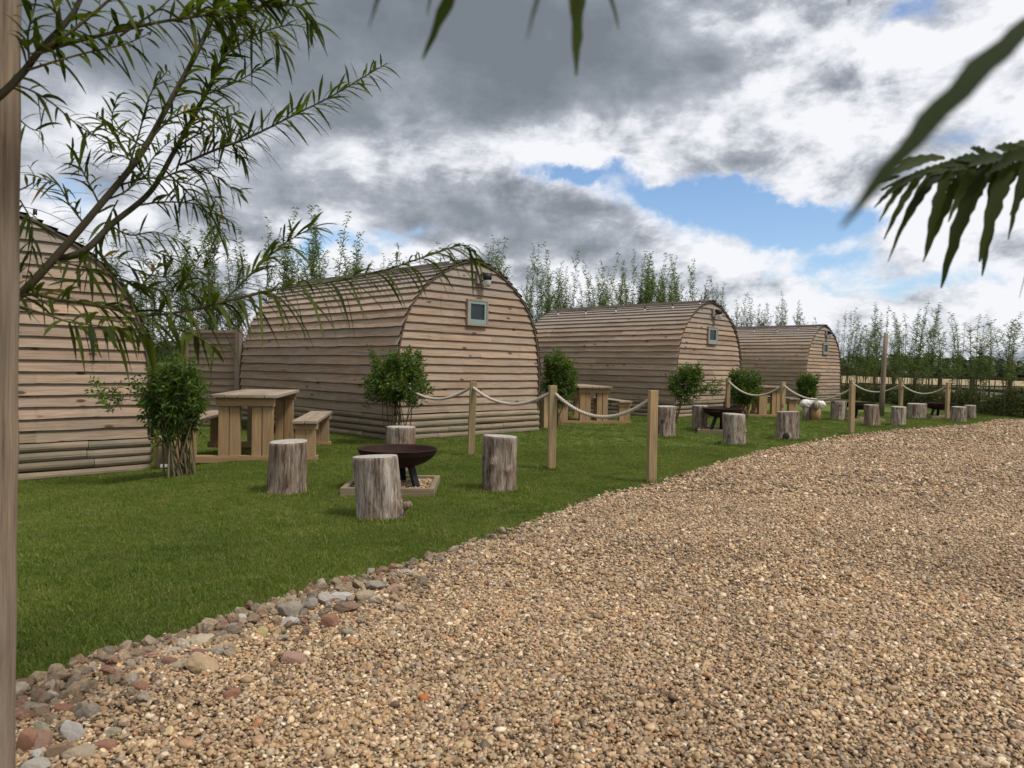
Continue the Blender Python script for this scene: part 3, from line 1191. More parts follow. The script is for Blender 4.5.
    for row in range(4):
        zc = 0.035 + row * 0.094
        for side in range(4):
            Ls = L if side < 2 else 2.84
            u = -0.03
            while u < Ls - 0.01:
                ln = min(rr.uniform(0.75, 1.4), Ls + 0.03 - u)
                if Ls + 0.03 - u - ln < 0.3:
                    ln = Ls + 0.03 - u
                jz = rr.uniform(-0.006, 0.006)
                if side == 0:
                    a, b = (-hw(zc) - 0.0, u, zc + jz), (-hw(zc) - 0.0, u + ln - 0.006, zc + jz)
                elif side == 1:
                    a, b = (hw(zc), u, zc + jz), (hw(zc), u + ln - 0.006, zc + jz)
                elif side == 2:
                    a, b = (-1.42 + u, -0.01, zc + jz), (-1.42 + u + ln - 0.006, -0.01, zc + jz)
                else:
                    a, b = (-1.42 + u, L + 0.01, zc + jz), (-1.42 + u + ln - 0.006, L + 0.01, zc + jz)
                a, b = Vector(a), Vector(b)
                mb.tube([a.lerp(b, t) for t in (0, .35, .7, 1)], [rad * rr.uniform(.93, 1.03) for _ in range(4)], 12)
                u += ln
    mb.build('log_skirt', M['log'], root, smooth=False)
    # window in the front gable
    mb = MB()
    ww, wh, zc, xc = 0.42, 0.40, 1.86, 0.03
    yf = -0.07
    for (cx, cz, sx, sz) in ((0, wh / 2 - .014, ww, .028), (0, -wh / 2 + .014, ww, .028), (-ww / 2 + .014, 0, .028, wh - .056), (ww / 2 - .014, 0, .028, wh - .056)):
        mb.box((xc + cx, yf + 0.035, zc + cz), (sx, 0.08, sz))
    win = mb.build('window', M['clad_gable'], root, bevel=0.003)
    mb = MB()
    w2, h2 = ww - .058, wh - .058
    bd = 0.042
    for (cx, cz, sx, sz) in ((0, h2 / 2 - bd / 2, w2, bd), (0, -h2 / 2 + bd * .8, w2, bd * 1.6), (-w2 / 2 + bd / 2, 0, bd, h2), (w2 / 2 - bd / 2, 0, bd, h2)):
        mb.box((xc + cx, yf + 0.022 + (0.002 if sx == bd else 0), zc + cz), (sx, 0.04, sz))
    mb.build('sash', M['sash'], win, bevel=0.003)
    mb = MB()
    mb.box((xc, yf + 0.03, zc + 0.01), (w2 - .06, 0.008, h2 - .07))
    mb.build('pane', M['pane'], win)
    # lamp at the gable top
    mb = MB()
    mb.box((0.04, -0.055, 2.39), (0.09, 0.06, 0.19), rnd=.3)
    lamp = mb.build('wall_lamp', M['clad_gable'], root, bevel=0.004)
    mb = MB()
    mb.lathe([(0.0, 0.03), (0.05, 0.028), (0.075, 0.0), (0.07, -0.05), (0.05, -0.075), (0.03, -0.08)], 16, (0.13, -0.15, 2.42))
    mb.tube([(0.06, -0.085, 2.43), (0.09, -0.12, 2.45), (0.13, -0.15, 2.445)], 0.018, 8)
    mb.build('lamp_housing', M['black'], lamp, smooth=True)
    mb = MB()
    mb.lathe([(0.0, -0.17), (0.045, -0.165), (0.062, -0.13), (0.06, -0.07)], 16, (0.13, -0.15, 2.42))
    mb.build('lamp_glass', M['bulb'], lamp, smooth=True)
    return root


Q = R(45)
pod_spec = [
    ((-4.97, 7.07), 'leftmost wooden pod, partly hidden behind the willow stake, its plank end wall nearest the camera', 21),
    ((-0.60, 11.22), 'large arched wooden pod in the middle with rope post before its plank end wall', 22),
    ((4.56, 17.2), 'arched wooden pod second from the right, behind the pale cut stumps and small tree shrub', 23),
    ((10.55, 25.2), 'smallest looking arched pod at the far right end of the row, beside the field hedge', 24),
]
pods = []
for (x, y), lab, sd in pod_spec:
    z = gh(x + 0.6, y)
    pods.append(make_pod((x, y, z), Q, lab, 4.6, sd))


BASES = []

# ------------------------------------------------------------------ picnic tables
def make_table(loc, rz, label):
    root = empty('picnic_table', loc, rz, label, 'picnic table', 'picnic tables beside the pods')
    Lt = 1.62
    # local: long axis +y, near end at y=0
    mb = MB()
    for k in range(5):
        mb.box((-0.27 + k * 0.135, Lt / 2, 0.697), (0.128, Lt + 0.12, 0.034))
    mb.build('tabletop', M['benchtop'], root, bevel=0.004)
    mb = MB()
    for yy in (0.02, Lt - 0.02):
        mb.box((0, yy, 0.634), (0.6, 0.045, 0.09))
    mb.box((0, Lt / 2, 0.634), (0.045, Lt - 0.09, 0.085))
    mb.build('apron', M['bench'], root, bevel=0.003)
    for yy in (0.06, Lt - 0.06):
        for sx in (-1, 1):
            mb = MB()
            mb.box((sx * 0.225, yy, 0.315), (0.105, 0.09, 0.55))
            mb.box((sx * 0.115, yy + 0.01, 0.315), (0.105, 0.09, 0.55))
            mb.build('leg', M['bench'], root, bevel=0.004)
    for yy in (0.06, Lt - 0.06):
        mb = MB()
        mb.box((0, yy, 0.02), (1.5, 0.11, 0.075))
        mb.build('runner', M['bench'], root, bevel=0.004)
    for sx in (-1, 1):
        mb = MB()
        for k in range(2):
            mb.box((sx * (0.55 + k * 0.135), Lt / 2, 0.425), (0.128, Lt + 0.08, 0.034))
        b = mb.build('bench_seat', M['benchtop'], root, bevel=0.004)
        for yy in (0.06, Lt - 0.06):
            mb = MB()
            mb.box((sx * 0.565, yy + 0.006, 0.2), (0.105, 0.09, 0.285))
            mb.box((sx * 0.672, yy + 0.006, 0.2), (0.105, 0.09, 0.285))
            mb.box((sx * 0.618, yy - 0.012, 0.375), (0.26, 0.06, 0.065))
            mb.build('bench_leg', M['bench'], b, bevel=0.004)
    return root


t1 = gnd(245.5, 461)
make_table((t1.x, t1.y - 0.02, gh(t1.x, t1.y)), R(8.5), 'nearest picnic table with attached benches, on the grass left of the middle pod')
t2 = gnd(594, 424)
make_table((t2.x, t2.y, 0), R(12), 'picnic table seen through the first sagging rope, before the second pod from the right')
t3 = gnd(770, 417)
make_table((t3.x, t3.y, 0), R(14), 'small looking far picnic table behind the ropes, against the rightmost pod')


# ------------------------------------------------------------------ stumps
def make_stump(px, base_y, w, h, label, seed, lean=(0, 0), flare=0.1, knot=None, stub=None, taper=0.04, tone=0.3, hollow=None):
    rr = random.Random(seed)
    tone = {1: .8, 2: 0, 3: .1, 4: .6, 5: .7, 6: .3, 7: 0, 8: .5, 9: .2, 10: 1.0, 11: 0, 12: .2, 13: .1, 14: .3}[seed]
    g = gnd(px, base_y + 0.02 * (base_y - 367))
    h += 0.02
    r = w / 2
    g = Vector((g.x, g.y + r * 0.9, gh(g.x, g.y)))
    mb = MB()
    nseg, nring = 48, 22
    off = rr.random() * 60
    tilt = (rr.uniform(-.05, .05), rr.uniform(-.05, .05))

    def rad(a, t):
        q = Vector((math.cos(a) * 1.1 + off, math.sin(a) * 1.1, t * 0.5))
        rr_ = r * (1 + 0.2 * mnoise.noise(q) + 0.06 * mnoise.noise(Vector((math.cos(a) * 5 + off, math.sin(a) * 5, t * 1.0)))
                   + 0.012 * mnoise.noise(Vector((math.cos(a) * 14 + off, math.sin(a) * 14, t * 2))))
        rr_ *= 1 + flare * max(0, 1 - t * 3.2) ** 2 - taper * t
        if knot:
            for (ka, kt, kr, kh) in knot:
                da = (a - ka + PI) % (2 * PI) - PI
                dd = (da * r / kr) ** 2 + ((t - kt) * h / kr) ** 2
                rr_ += kh * math.exp(-dd)
        return rr_
    for j in range(nring + 1):
        t = j / nring
        for i in range(nseg):
            a = 2 * PI * i / nseg
            q = rad(a, t)
            x, y = q * math.cos(a), q * math.sin(a)
            z = -0.02 + (h + 0.02) * t
            if t > 0.999:
                x *= 0.985
                y *= 0.985
            z += t * (tilt[0] * x + tilt[1] * y)
            mb.v.append((x + lean[0] * t, y + lean[1] * t, z))
    for j in range(nring):
        for i in range(nseg):
            i2 = (i + 1) % nseg
            mb.face([j * nseg + i, j * nseg + i2, (j + 1) * nseg + i2, (j + 1) * nseg + i], [(i / nseg, j / nring)] * 4, tone, 0)
    k = len(mb.v)
    mb.v.append((lean[0], lean[1], h + 0.001))
    b = nring * nseg
    # inner rings of the cut face
    for rg in (0.94, 0.5):
        for i in range(nseg):
            vx, vy, vz = mb.v[b + i]
            mb.v.append((lean[0] + (vx - lean[0]) * rg, lean[1] + (vy - lean[1]) * rg, h + (vz - h) * rg + (0.004 if rg > 0.9 else 0.004)))
    c1, c2 = k + 1, k + 1 + nseg
    for i in range(nseg):
        i2 = (i + 1) % nseg
        mb.face([b + i, b + i2, c1 + i2, c1 + i], [(0, 0)] * 4, 0.5, 1)
        mb.face([c1 + i, c1 + i2, c2 + i2, c2 + i], [(0, 0)] * 4, 0.5, 1)
        mb.face([c2 + i, c2 + i2, k], [(0, 0)] * 3, 0.5, 1)
    o = mb.build('tree_stump', [M['stump'], M['stumptop']], None, smooth=False)
    me = o.data
    sm = np.array([p.material_index == 0 for p in me.polygons])
    me.polygons.foreach_set('use_smooth', sm)
    o.location = g
    o.rotation_euler = (0, 0, 0)
    BASES.append((g.x, g.y, r * 1.02))
    tag(o, label, 'tree stump', 'tree stump seats on the lawn')
    if hollow:
        me = ico_mesh('hollow', 3, 0.15, 2.0, 9, M['inner'], (0.05, 0.022, 0.055))  # solid near-black lump; its colour stands in for the shade of a hollow
        q = bpy.data.objects.new('hollow', me)
        q.location = (rad(hollow[0], hollow[1]) * math.cos(hollow[0]), rad(hollow[0], hollow[1]) * math.sin(hollow[0]), h * hollow[1])
        q.rotation_euler = (0, 0, hollow[0] + PI / 2)
        link(q, o)
    if stub:
        a, t, ln, rd = stub
        q = r * 0.8
        p0 = Vector((q * math.cos(a), q * math.sin(a), h * t))
        dr = Vector((math.cos(a), math.sin(a), 0.42)).normalized()
        mb = MB()
        mb.tube([p0, p0 + dr * (0.05), p0 + dr * (ln * .6 + .04), p0 + dr * (ln + .05)], [rd * 1.7, rd * 1.25, rd, rd * .8], 12)
        s = mb.build('branch_stub', [M['stump']], o, smooth=True)
    return o


make_stump(281, 494, 0.315, 0.40, 'cut stump with dark bark streaks standing in front of the nearest picnic table', 1, (0.005, 0))
make_stump(377, 520, 0.32, 0.405, 'nearest and largest looking stump, pale with a branch stub low on its right', 2, (-0.05, 0), 0.06,
           [(-0.35, 0.22, 0.05, 0.03)], (-0.25, 0.18, 0.05, 0.026))
make_stump(398, 471, 0.30, 0.42, 'stump half hidden behind the nearest fire bowl, before the pod corner shrub', 3)
make_stump(499, 491, 0.295, 0.445, 'upright knotty stump standing alone between the nearest fire bowl and the rope posts', 4, (0, 0), 0.05,
           [(-2.0, 0.55, 0.035, 0.03), (-1.1, 0.45, 0.03, 0.02)])
make_stump(666, 437, 0.31, 0.465, 'stump standing directly behind the nearest tall rope post beside the small tree shrub', 5, (0.02, 0))
make_stump(701, 430, 0.27, 0.42, 'stump behind the left side of the second fire bowl', 6, (0.0, 0))
make_stump(737, 445, 0.315, 0.425, 'pale bleached stump standing in front of the second fire bowl', 7, (-0.015, 0), 0.08)
make_stump(790, 439.5, 0.33, 0.42, 'stump with a dark hollow at its foot, right of the second fire bowl', 8, (0.02, 0), 0.12, [(-2.1, 0.15, 0.05, 0.035)], hollow=(-1.95, 0.16))
make_stump(841, 420, 0.32, 0.41, 'grey stump beside the rope post at the left of the third fire bowl', 9)
make_stump(875.5, 426, 0.285, 0.41, 'brown stump at the foot of the tall round grey pole', 10, (-0.03, 0))
make_stump(901, 425.5, 0.27, 0.37, 'short pale stump in front of the rope post near the gravel', 11, (0.01, 0), 0.14)
make_stump(920, 418.5, 0.40, 0.34, 'broad low stump left of the farthest fire bowl', 12)
make_stump(962, 422, 0.295, 0.33, 'low stump beside the last rope post at the gravel edge', 13)
make_stump(973, 418.5, 0.25, 0.31, 'rightmost stump, half behind another low stump at the gravel edge', 14)


# ------------------------------------------------------------------ fire pits on gravel trays
def make_tray(x, y, rz, size, label, seed):
    root = empty('gravel_tray', (x, y, gh(x, y)), rz, label, 'gravel tray', 'timber trays under the fire bowls')
    hs, hgt, th = size / 2, 0.075, 0.045
    for (cx, cy, sx, sy) in ((0, -hs, size + th, th), (0, hs, size + th, th), (-hs, 0, th, size - th - .004), (hs, 0, th, size - th - .004)):
        mb = MB()
        mb.box((cx, cy, hgt / 2 - 0.005), (sx, sy, hgt))
        mb.build('frame_rail', M['trayrail'], root, bevel=0.003)
    n = 1500
    px = (rs.rand(n) - .5) * (size - .07)
    py = (rs.rand(n) - .5) * (size - .07)
    s = 0.0105 * np.exp(0.3 * rs.randn(n))
    o = scatter('pebbles', np.stack([px, py, 0.035 + 0.012 * rs.rand(n)], 1), np.stack([s] * 3, 1),
                np.stack([rs.randn(n) * .4, rs.randn(n) * .4, rs.rand(n) * 6.28], 1), peb_coll, len(peb_meshes), root)
    o['kind'] = 'stuff'
    mb = MB()
    mb.box((0, 0, 0.017), (size - th, size - th, 0.034))
    mb.build('gravel_fill', M['gravel'], root)
    return root


def make_pit(x, y, label, rz=0.0, rim=0.375, D=0.66):
    z0 = gh(x, y) + 0.045
    root = empty('fire_pit', (x, y, z0), rz, label, 'fire pit', 'rusty fire bowls on the lawn')
    r = D / 2
    dep = 0.165
    prof = []
    for i in range(13):
        t = i / 12
        a = t * PI / 2 * 0.97
        prof.append((r * math.sin(a) / math.sin(PI / 2 * .97), rim - 0.045 - dep * math.cos(a) + dep * math.cos(PI / 2 * .97)))
    prof[0] = (0.0005, prof[0][1])
    top = prof[-1][1]
    prof += [(r + 0.004, top + 0.004), (r - 0.004, top + 0.008), (r - 0.01, top)]
    inn = [(q[0] * 0.965, q[1] + 0.008) for q in reversed(prof[:12])]
    mb = MB()
    mb.lathe(prof + inn, 48)
    mb.build('bowl', M['rust'], root, smooth=True)
    for k in range(3):
        a = R(-62 + 120 * k)
        d = Vector((math.cos(a), math.sin(a), 0))
        p0, p1 = d * 0.13 + Vector((0, 0, 0.22)), d * 0.215 + Vector((0, 0, 0.0))
        mb = MB()
        ax = (p0 - p1).normalized()
        zx = Vector((-d.y, d.x, 0))
        Mx = Matrix((d - ax * d.dot(ax), zx, ax)).transposed()
        Mx = Matrix(((d - ax * d.dot(ax)).normalized(), zx, ax)).transposed()
        mb.box((p0 + p1) / 2, (0.035, 0.06, (p0 - p1).length), Mx)
        mb.build('leg', M['pitleg'], root, bevel=0.004)
    for s in (-1, 1):
        a = R(180 + 35) if s < 0 else R(35)
        d = Vector((math.cos(a), math.sin(a), 0))
        tt = Vector((-d.y, d.x, 0))
        zz = top - 0.035
        c = d * (r * 0.97)
        mb = MB()
        pts = [c - tt * .055 + Vector((0, 0, zz)), c - tt * .05 + d * .04 + Vector((0, 0, zz)), c + tt * .05 + d * .04 + Vector((0, 0, zz)), c + tt * .055 + Vector((0, 0, zz))]
        mb.tube(smooth_path(pts, 5), 0.007, 8)
        mb.build('handle', M['pitleg'], root, smooth=True)
    return root


p1 = gnd(393, 486, 0.03)
make_tray(p1.x, p1.y, R(2), 0.70, 'timber framed gravel tray under the nearest fire bowl', 1)
make_pit(gnd(398, 483, 0.05).x, p1.y, 'nearest rusty round fire bowl on black legs, behind the largest looking stump', R(28), 0.345)
p2 = gnd(722, 431, 0.03)
make_tray(p2.x, p2.y, R(-16), 0.74, 'timber framed gravel tray under the second fire bowl, behind the bleached stump', 2)
make_pit(p2.x, p2.y, 'second fire bowl, behind a pale bleached stump', R(20), 0.41)
p3 = gnd(859, 419.5, 0.03)
make_tray(p3.x, p3.y, R(0), 0.74, 'timber tray under the third fire bowl, behind the rope post at the gravel', 3)
make_pit(p3.x, p3.y, 'third fire bowl, half behind the rope post and before the brown stump by the pole', R(30), 0.40)
p4 = gnd(939, 417, 0.03)
make_tray(p4.x, p4.y, R(0), 0.70, 'timber tray under the farthest fire bowl', 4)
make_pit(p4.x, p4.y, 'farthest fire bowl, between the broad low stump and the last rope post', R(10), 0.36)


# ------------------------------------------------------------------ rope posts and ropes
def make_post(x, y, h, label, s=0.076, rz=R(10), lean=(0, 0), group='posts of the rope barriers', name='rope_post'):
    mb = MB()
    n = 5
    mb.box((0, 0, h / 2 - 0.05), (s, s, h + 0.1), Matrix.Identity(3))
    o = mb.build(name, M['post'], None, bevel=0.005)
    o.location = (x, y, gh(x, y))
    o.rotation_euler = (lean[0], lean[1], rz)
    BASES.append((x, y, s * 0.6))
    tag(o, label, 'post', group)
    return o


def post_at(px, by, h, label, **k):
    g = gnd(px, by + 0.03 * (by - 367))
    make_post(g.x, g.y + 0.04, h + .015, label, **k)
    return Vector((g.x, g.y + 0.04, h + .015))


A1 = post_at(652, 481, 0.845, 'nearest rope post, standing at the gravel edge in front of a stump')
A2 = post_at(551.5, 468, 0.855, 'middle rope post of the nearest rope, right of the middle pod')
A3 = post_at(470.5, 454, 0.86, 'rope post in front of the middle pod\'s plank end wall', lean=(0, R(1.2)))
B1 = post_at(852, 433, 0.84, 'rope post at the gravel edge, in front of the third fire bowl')
gB2 = Vector((5.17, 14.15, 0))
B2 = Vector((gB2.x, gB2.y, 0.86))
make_post(B2.x, B2.y, 0.86, 'rope post rising behind the stump with a dark hollow')
B3 = Vector((4.66, 16.0, 0.9))
make_post(B3.x, B3.y, 0.9, 'rope post behind the second fire bowl, beside the plank end of a pod')
C1 = post_at(948, 418.6, 0.86, 'last rope post, beside the low stump at the gravel edge')
C2 = Vector((9.44, 18.0, 0.86))
make_post(C2.x, C2.y, 0.86, 'rope post rising behind the short pale stump')
C3 = Vector((9.2, 20.1, 0.86))
make_post(C3.x, C3.y, 0.86, 'farthest rope post, hidden behind the one at the third fire bowl')


def make_rope(spans, label):
    mb = MB()
    for (a, b, sag) in spans:
        a, b = Vector(a), Vector(b)
        L = (b - a).length
        n = max(24, int(L / 0.011))
        pts = []
        for i in range(n + 1):
            t = i / n
            p = a.lerp(b, t)
            p.z -= sag * 4 * t * (1 - t)
            pts.append(p)
        mb.tube(pts, 0.0165, 12, twist=2 * PI / 0.09, lobes=3, lobe=0.22)
    o = mb.build('rope', M['rope'], None, smooth=True)
    return tag(o, label, 'rope', 'sagging ropes between the posts')


dz = Vector((0, 0, -0.055))
A4 = Vector((-1.42, 9.75, 0.80))
make_rope([(A1 + dz, A2 + dz, 0.225), (A2 + dz, A3 + dz, 0.17), (A3 + dz, A4, 0.17)], 'nearest thick pale rope sagging between three posts and the middle pod')
B4 = Vector((4.15, 17.1, 0.84))
make_rope([(B1 + dz, B2 + dz, 0.24), (B2 + dz, B3 + dz, 0.26), (B3 + dz, B4, 0.05)], 'pale rope sagging behind the second fire bowl and its stumps')
make_rope([(C1 + dz, C2 + dz, 0.22), (C2 + dz, C3 + dz, 0.23)], 'farthest pale rope sagging beside the round pole and field hedge')

# round pole
mb = MB()
pg = Vector((8.98, 18.0, 0))
mb.tube([(0, 0, -0.1), (0.015, 0, 0.7), (0.035, 0, 1.4), (0.06, 0, 2.03)], [0.062, 0.058, 0.054, 0.05], 14)
o = mb.build('pole', M['stake'], None, smooth=True)
o.location = pg
tag(o, 'tall round grey timber pole standing by the third fire bowl', 'pole')

# short posts by pod corners
for (x, y, h, lab) in ((0.545, 12.42, 0.60, 'short square post close to the right corner of the middle pod'),
                       (-3.78, 8.02, 0.36, 'short brown post by the leftmost pod corner, behind a bare stemmed shrub')):
    make_post(x, y, h, lab, s=0.1, rz=R(45), group='short posts at the pod corners', name='short_post')
mb = MB()
mb.box((0, 0, 0.03), (0.10, 0.05, 0.035))
mb.box((0.01, -0.03, 0.028), (0.03, 0.02, 0.02))
o = mb.build('white_connector', M['white'], None, bevel=0.004)
o.location = (-3.68, 7.9, gh(-3.68, 7.9) + 0.01)
tag(o, 'small white plastic connector box lying by the short brown post', 'connector')

# log ornament with white woolly top
g = gnd(815, 421)
root = empty('log_ornament', (g.x, g.y + .15, 0), 0, 'small log ornament with white woolly rounded tops, behind the ropes near the rightmost pod', 'log ornament')
mb = MB()
mb.tube([(-0.14, 0, -0.02), (-0.14, 0, 0.15), (-0.145, 0, 0.3)], [0.075, 0.07, 0.07], 16)
mb.build('small_log', [M['stump']], root, smooth=True)
mb = MB()
mb.tube([(0.07, 0.03, -0.02), (0.07, 0.03, 0.15), (0.065, 0.03, 0.3)], [0.13, 0.12, 0.12], 20)
mb.build('log_body', [M['bench']], root, smooth=True)
for (wx, wz, wr) in ((-0.13, 0.36, 0.135), (0.17, 0.345, 0.125), (0.02, 0.4, 0.12)):
    me = ico_mesh('woolly_top', 4, 0.16, 2.2, 77, M['fleece'], (wr, wr * .9, wr * .68))
    for v in me.vertices:
        v.co += v.co.normalized() * 0.016 * mnoise.noise(v.co * 30)
    o = bpy.data.objects.new('woolly_top', me)
    o.location = (wx, 0.03, wz)
    link(o, root)
me = ico_mesh('face', 3, 0.05, 2, 78, M['stump'], (0.085, 0.06, 0.1))
o = bpy.data.objects.new('face', me)
o.location = (0.035, -0.12, 0.34)
link(o, root)


# ------------------------------------------------------------------ fence panels between the left pods
def lap_fence(a, b, z0, z1, label, posts, capz, step=0.125, seed=5, boards_gap=False):
    a, b = Vector(a), Vector(b)
    d = (b - a)
    L = d.length
    rz = math.atan2(d.y, d.x)
    root = empty('fence_panel', (a.x, a.y, gh(a.x, a.y)), rz, label, 'fence')
    rr = random.Random(seed)
    mb = MB()
    z = z0
    while z < z1 - 0.03:
        zt = z + step

        def fn(u, kk, pr, w, z=z, zt=zt):
            return Vector((u, -pr, z + (zt - z + 0.01) * kk + w))
        lap_board(mb, fn, L, rr.random(), rr, 0.008)
        z = zt
    mb.box((L / 2, 0.03, (z0 + z1) / 2), (L - .02, 0.02, z1 - z0 - .02))
    mb.build('lap_boards', M['fence'], root)
    mb = MB()
    mb.box((L / 2, 0, z1 + 0.02), (L, 0.08, 0.035))
    mb.build('capping_rail', M['fence'], root, bevel=0.003)
    for (u, h) in posts:
        mb = MB()
        mb.box((u, -0.02, h / 2 - .05), (0.1, 0.1, h + .1))
        mb.build('post', M['fence'], root, bevel=0.004)
    return root


fr = at(239, 400, 13.55)
fl = at(186, 400, 13.9)
lap_fence((fl.x, fl.y, 0), (fr.x, fr.y, 0), 0.03, 1.72, 'tall waney board fence panel with a stout post at the middle pod\'s back corner', [(0.02, 1.7), ((fr - fl).length, 1.82)], 1.75)
ll = at(120, 400, 14.6)
lap_fence((ll.x, ll.y, 0), (fl.x - 0.06, fl.y, 0), 0.03, 1.12, 'low board fence behind the bare stemmed shrub, between the two left pods', [(0.02, 1.2)], 1.15, seed=9)


# ------------------------------------------------------------------ leaves and plants
def add_leaf(mb, base, d, up, L, W, droop=0.3, seg=5, rnd=None, wave=0.0, rr=random, fold=0.25, down=Vector((0, 0, -1))):
    rnd = rr.random() if rnd is None else rnd
    d = d.normalized()
    pts = []
    for i in range(seg + 1):
        t = i / seg
        pts.append(base + d * L * t + down * (droop * L * t * t))
    k0 = len(mb.v)
    ph = rr.random() * 6.28
    for i, p in enumerate(pts):
        t = i / seg
        tg = (pts[min(i + 1, seg)] - pts[max(i - 1, 0)]).normalized()
        side = tg.cross(up)
        if side.length < 1e-4:
            side = tg.orthogonal()
        side.normalize()
        nm = side.cross(tg)
        w = W * 0.5 * (math.sin(PI * min(1, (t * 0.94 + 0.03)) ** 0.75)) ** 0.8
        w1 = w * (1 + wave * math.sin(i * 2.1 + ph))
        w2 = w * (1 + wave * math.sin(i * 1.7 + ph + 2))
        mb.v.append(tuple(p - side * w1 + nm * fold * w1))
        mb.v.append(tuple(p))
        mb.v.append(tuple(p + side * w2 + nm * fold * w2))
    for i in range(seg):
        a = k0 + i * 3
        mb.face([a, a + 1, a + 4, a + 3], [(0, 0)] * 4, rnd)
        mb.face([a + 1, a + 2, a + 5, a + 4], [(0, 0)] * 4, rnd)


def quick_leaf(mb, base, d, L, W, rr, rnd=None, bend=0.25):
    rnd = rr.random() if rnd is None else rnd
    d = d.normalized()
    s = d.cross(Vector((rr.gauss(0, 1), rr.gauss(0, 1), rr.gauss(0, 1) + .3)))
    if s.length < 1e-4:
        s = d.orthogonal()
    s.normalize()
    nm = s.cross(d)
    k = len(mb.v)
    m = base + d * L * 0.45
    tip = base + d * L + Vector((0, 0, -bend * L))
    mb.v.extend([tuple(base), tuple(m + s * W / 2 + nm * W * .15), tuple(tip), tuple(m - s * W / 2 + nm * W * .15)])
    mb.face([k, k + 1, k + 2, k + 3], [(0, 0)] * 4, rnd)


def branch_leaves(mb, path, t0, t1, spacing, L, W, droop=0.5, spread=0.9, rr=random, seg=5, wave=0.15, along=0.8, updir=0.0, jitter=0.35, pair=1):
    """leaves alternate along the path"""
    spacing *= 0.6
    L *= 1.12
    W *= 1.0
    droop *= 0.62
    ln = [0]
    for a, b in zip(path[:-1], path[1:]):
        ln.append(ln[-1] + (b - a).length)
    tot = ln[-1]
    s = tot * t0
    k = 0
    lna = np.array(ln)
    while s < tot * t1:
        i = min(max(int(np.searchsorted(lna, s)) - 1, 0), len(path) - 2)
        f = (s - ln[i]) / max(ln[i + 1] - ln[i], 1e-6)
        p = path[i].lerp(path[i + 1], f)
        tg = (path[i + 1] - path[i]).normalized()
        for _ in range(pair):
            a = k * 2.4 + rr.uniform(-.6, .6)
            o1 = tg.orthogonal().normalized()
            o2 = tg.cross(o1)
            out = o1 * math.cos(a) + o2 * math.sin(a)
            d = tg * along + out * spread + Vector((0, 0, updir)) + Vector((rr.gauss(0, .28), rr.gauss(0, .28), rr.gauss(0, .24)))
            tt = s / tot
            sc = rr.uniform(1 - jitter, 1 + jitter * .6) * (1 if tt < 0.75 else 1.25 - tt * 0.6)
            up = (out * -0.3 + Vector((0, 0, 1)) + Vector((rr.gauss(0, .3), rr.gauss(0, .3), 0)))
            add_leaf(mb, p, d, up, L * sc, W * rr.uniform(.75, 1.2), droop * rr.uniform(.5, 1.4), seg, None, wave, rr)
            k += 1
        s += spacing * rr.uniform(.6, 1.4)


# ---- stake at the left edge
mb = MB()
sx = at(-21, 400, 1.62).x
npt = 40
pts = [(0, 0, -0.3 + 2.9 * i / npt) for i in range(npt + 1)]
mb.tube(pts, [0.0405 + 0.0008 * math.sin(i * 1.3) + (0.0018 if abs(i - 16) < 1 else 0) for i in range(npt + 1)], 28, rnd=0.37)
stake = mb.build('wooden_stake', M['stake'], None, smooth=True)
stake.location = (at(-6.5, 420, 1.62).x - 0.0, 1.62, 0)
stake.rotation_euler = (0, R(0.35), 0)
tag(stake, 'weathered grey round timber stake at the left edge of the lawn, holding the willow', 'stake')
ka = math.atan2(-1.62, 0.9)
kp = Vector((0.0375 * math.cos(-1.15), 0.0375 * math.sin(-1.15), at(5, 592, 1.58).z))
me = ico_mesh('knot', 3, 0.2, 2.0, 5, M['rail'], (0.011, 0.008, 0.015))
o = bpy.data.objects.new('knot', me)
o.location = kp
o.rotation_euler = (0, 0, -1.15 + PI / 2)
link(o, stake)

# ---- left willow
rw = random.Random(5)
willow = empty('willow_tree', (-1.42, 1.78, 0), 0, 'young willow at the left edge, its leafy branches arching over from behind the stake', 'tree')


def rel(root, pts):
    return [p - root.location for p in pts]


def add_branch(root, pxpts, r_a, r_b, leafargs=None, n=8, subs=None, mat='bark', leafmat_='willowleaf'):
    path = smooth_path(rel(root, [at(*p) for p in pxpts]), n)
    m_ = len(path)
    mb = MB()
    mb.tube(path, [r_a + (r_b - r_a) * (i / (m_ - 1)) for i in range(m_)], 8)
    b = mb.build('branch', M[mat], root, smooth=True)
    if leafargs:
        lm = MB()
        for la in (leafargs if isinstance(leafargs, list) else [leafargs]):
            branch_leaves(lm, path, rr=rw, **la)
        lf = lm.build('leaves', M[leafmat_], b, smooth=True)
    return path, b


mb = MB()
mb.tube(smooth_path([(0, 0, -0.1), (0.01, 0, 0.6), (-0.015, 0, 1.2), (0.0, 0.02, 1.8), (-0.04, 0.03, 2.5), (-0.02, 0.05, 3.3)], 6),
        [0.042 - 0.03 * i / 30 for i in range(31)], 12)
mb.build('trunk', M['bark'], willow, smooth=True)
std = dict(t0=0.3, t1=1.0, spacing=0.02, L=0.085, W=0.0105, droop=0.45)
# A main limb
add_branch(willow, [(-70, 372, 1.78), (-20, 330, 1.78), (17, 298, 1.8), (60, 252, 1.85), (100, 205, 1.9), (140, 155, 1.98), (172, 98, 2.05), (203, 40, 2.1), (222, -10, 2.15), (238, -70, 2.2)],
           0.0125, 0.0045, dict(t0=0.55, t1=1.0, spacing=0.011, L=0.075, W=0.009, droop=0.5))
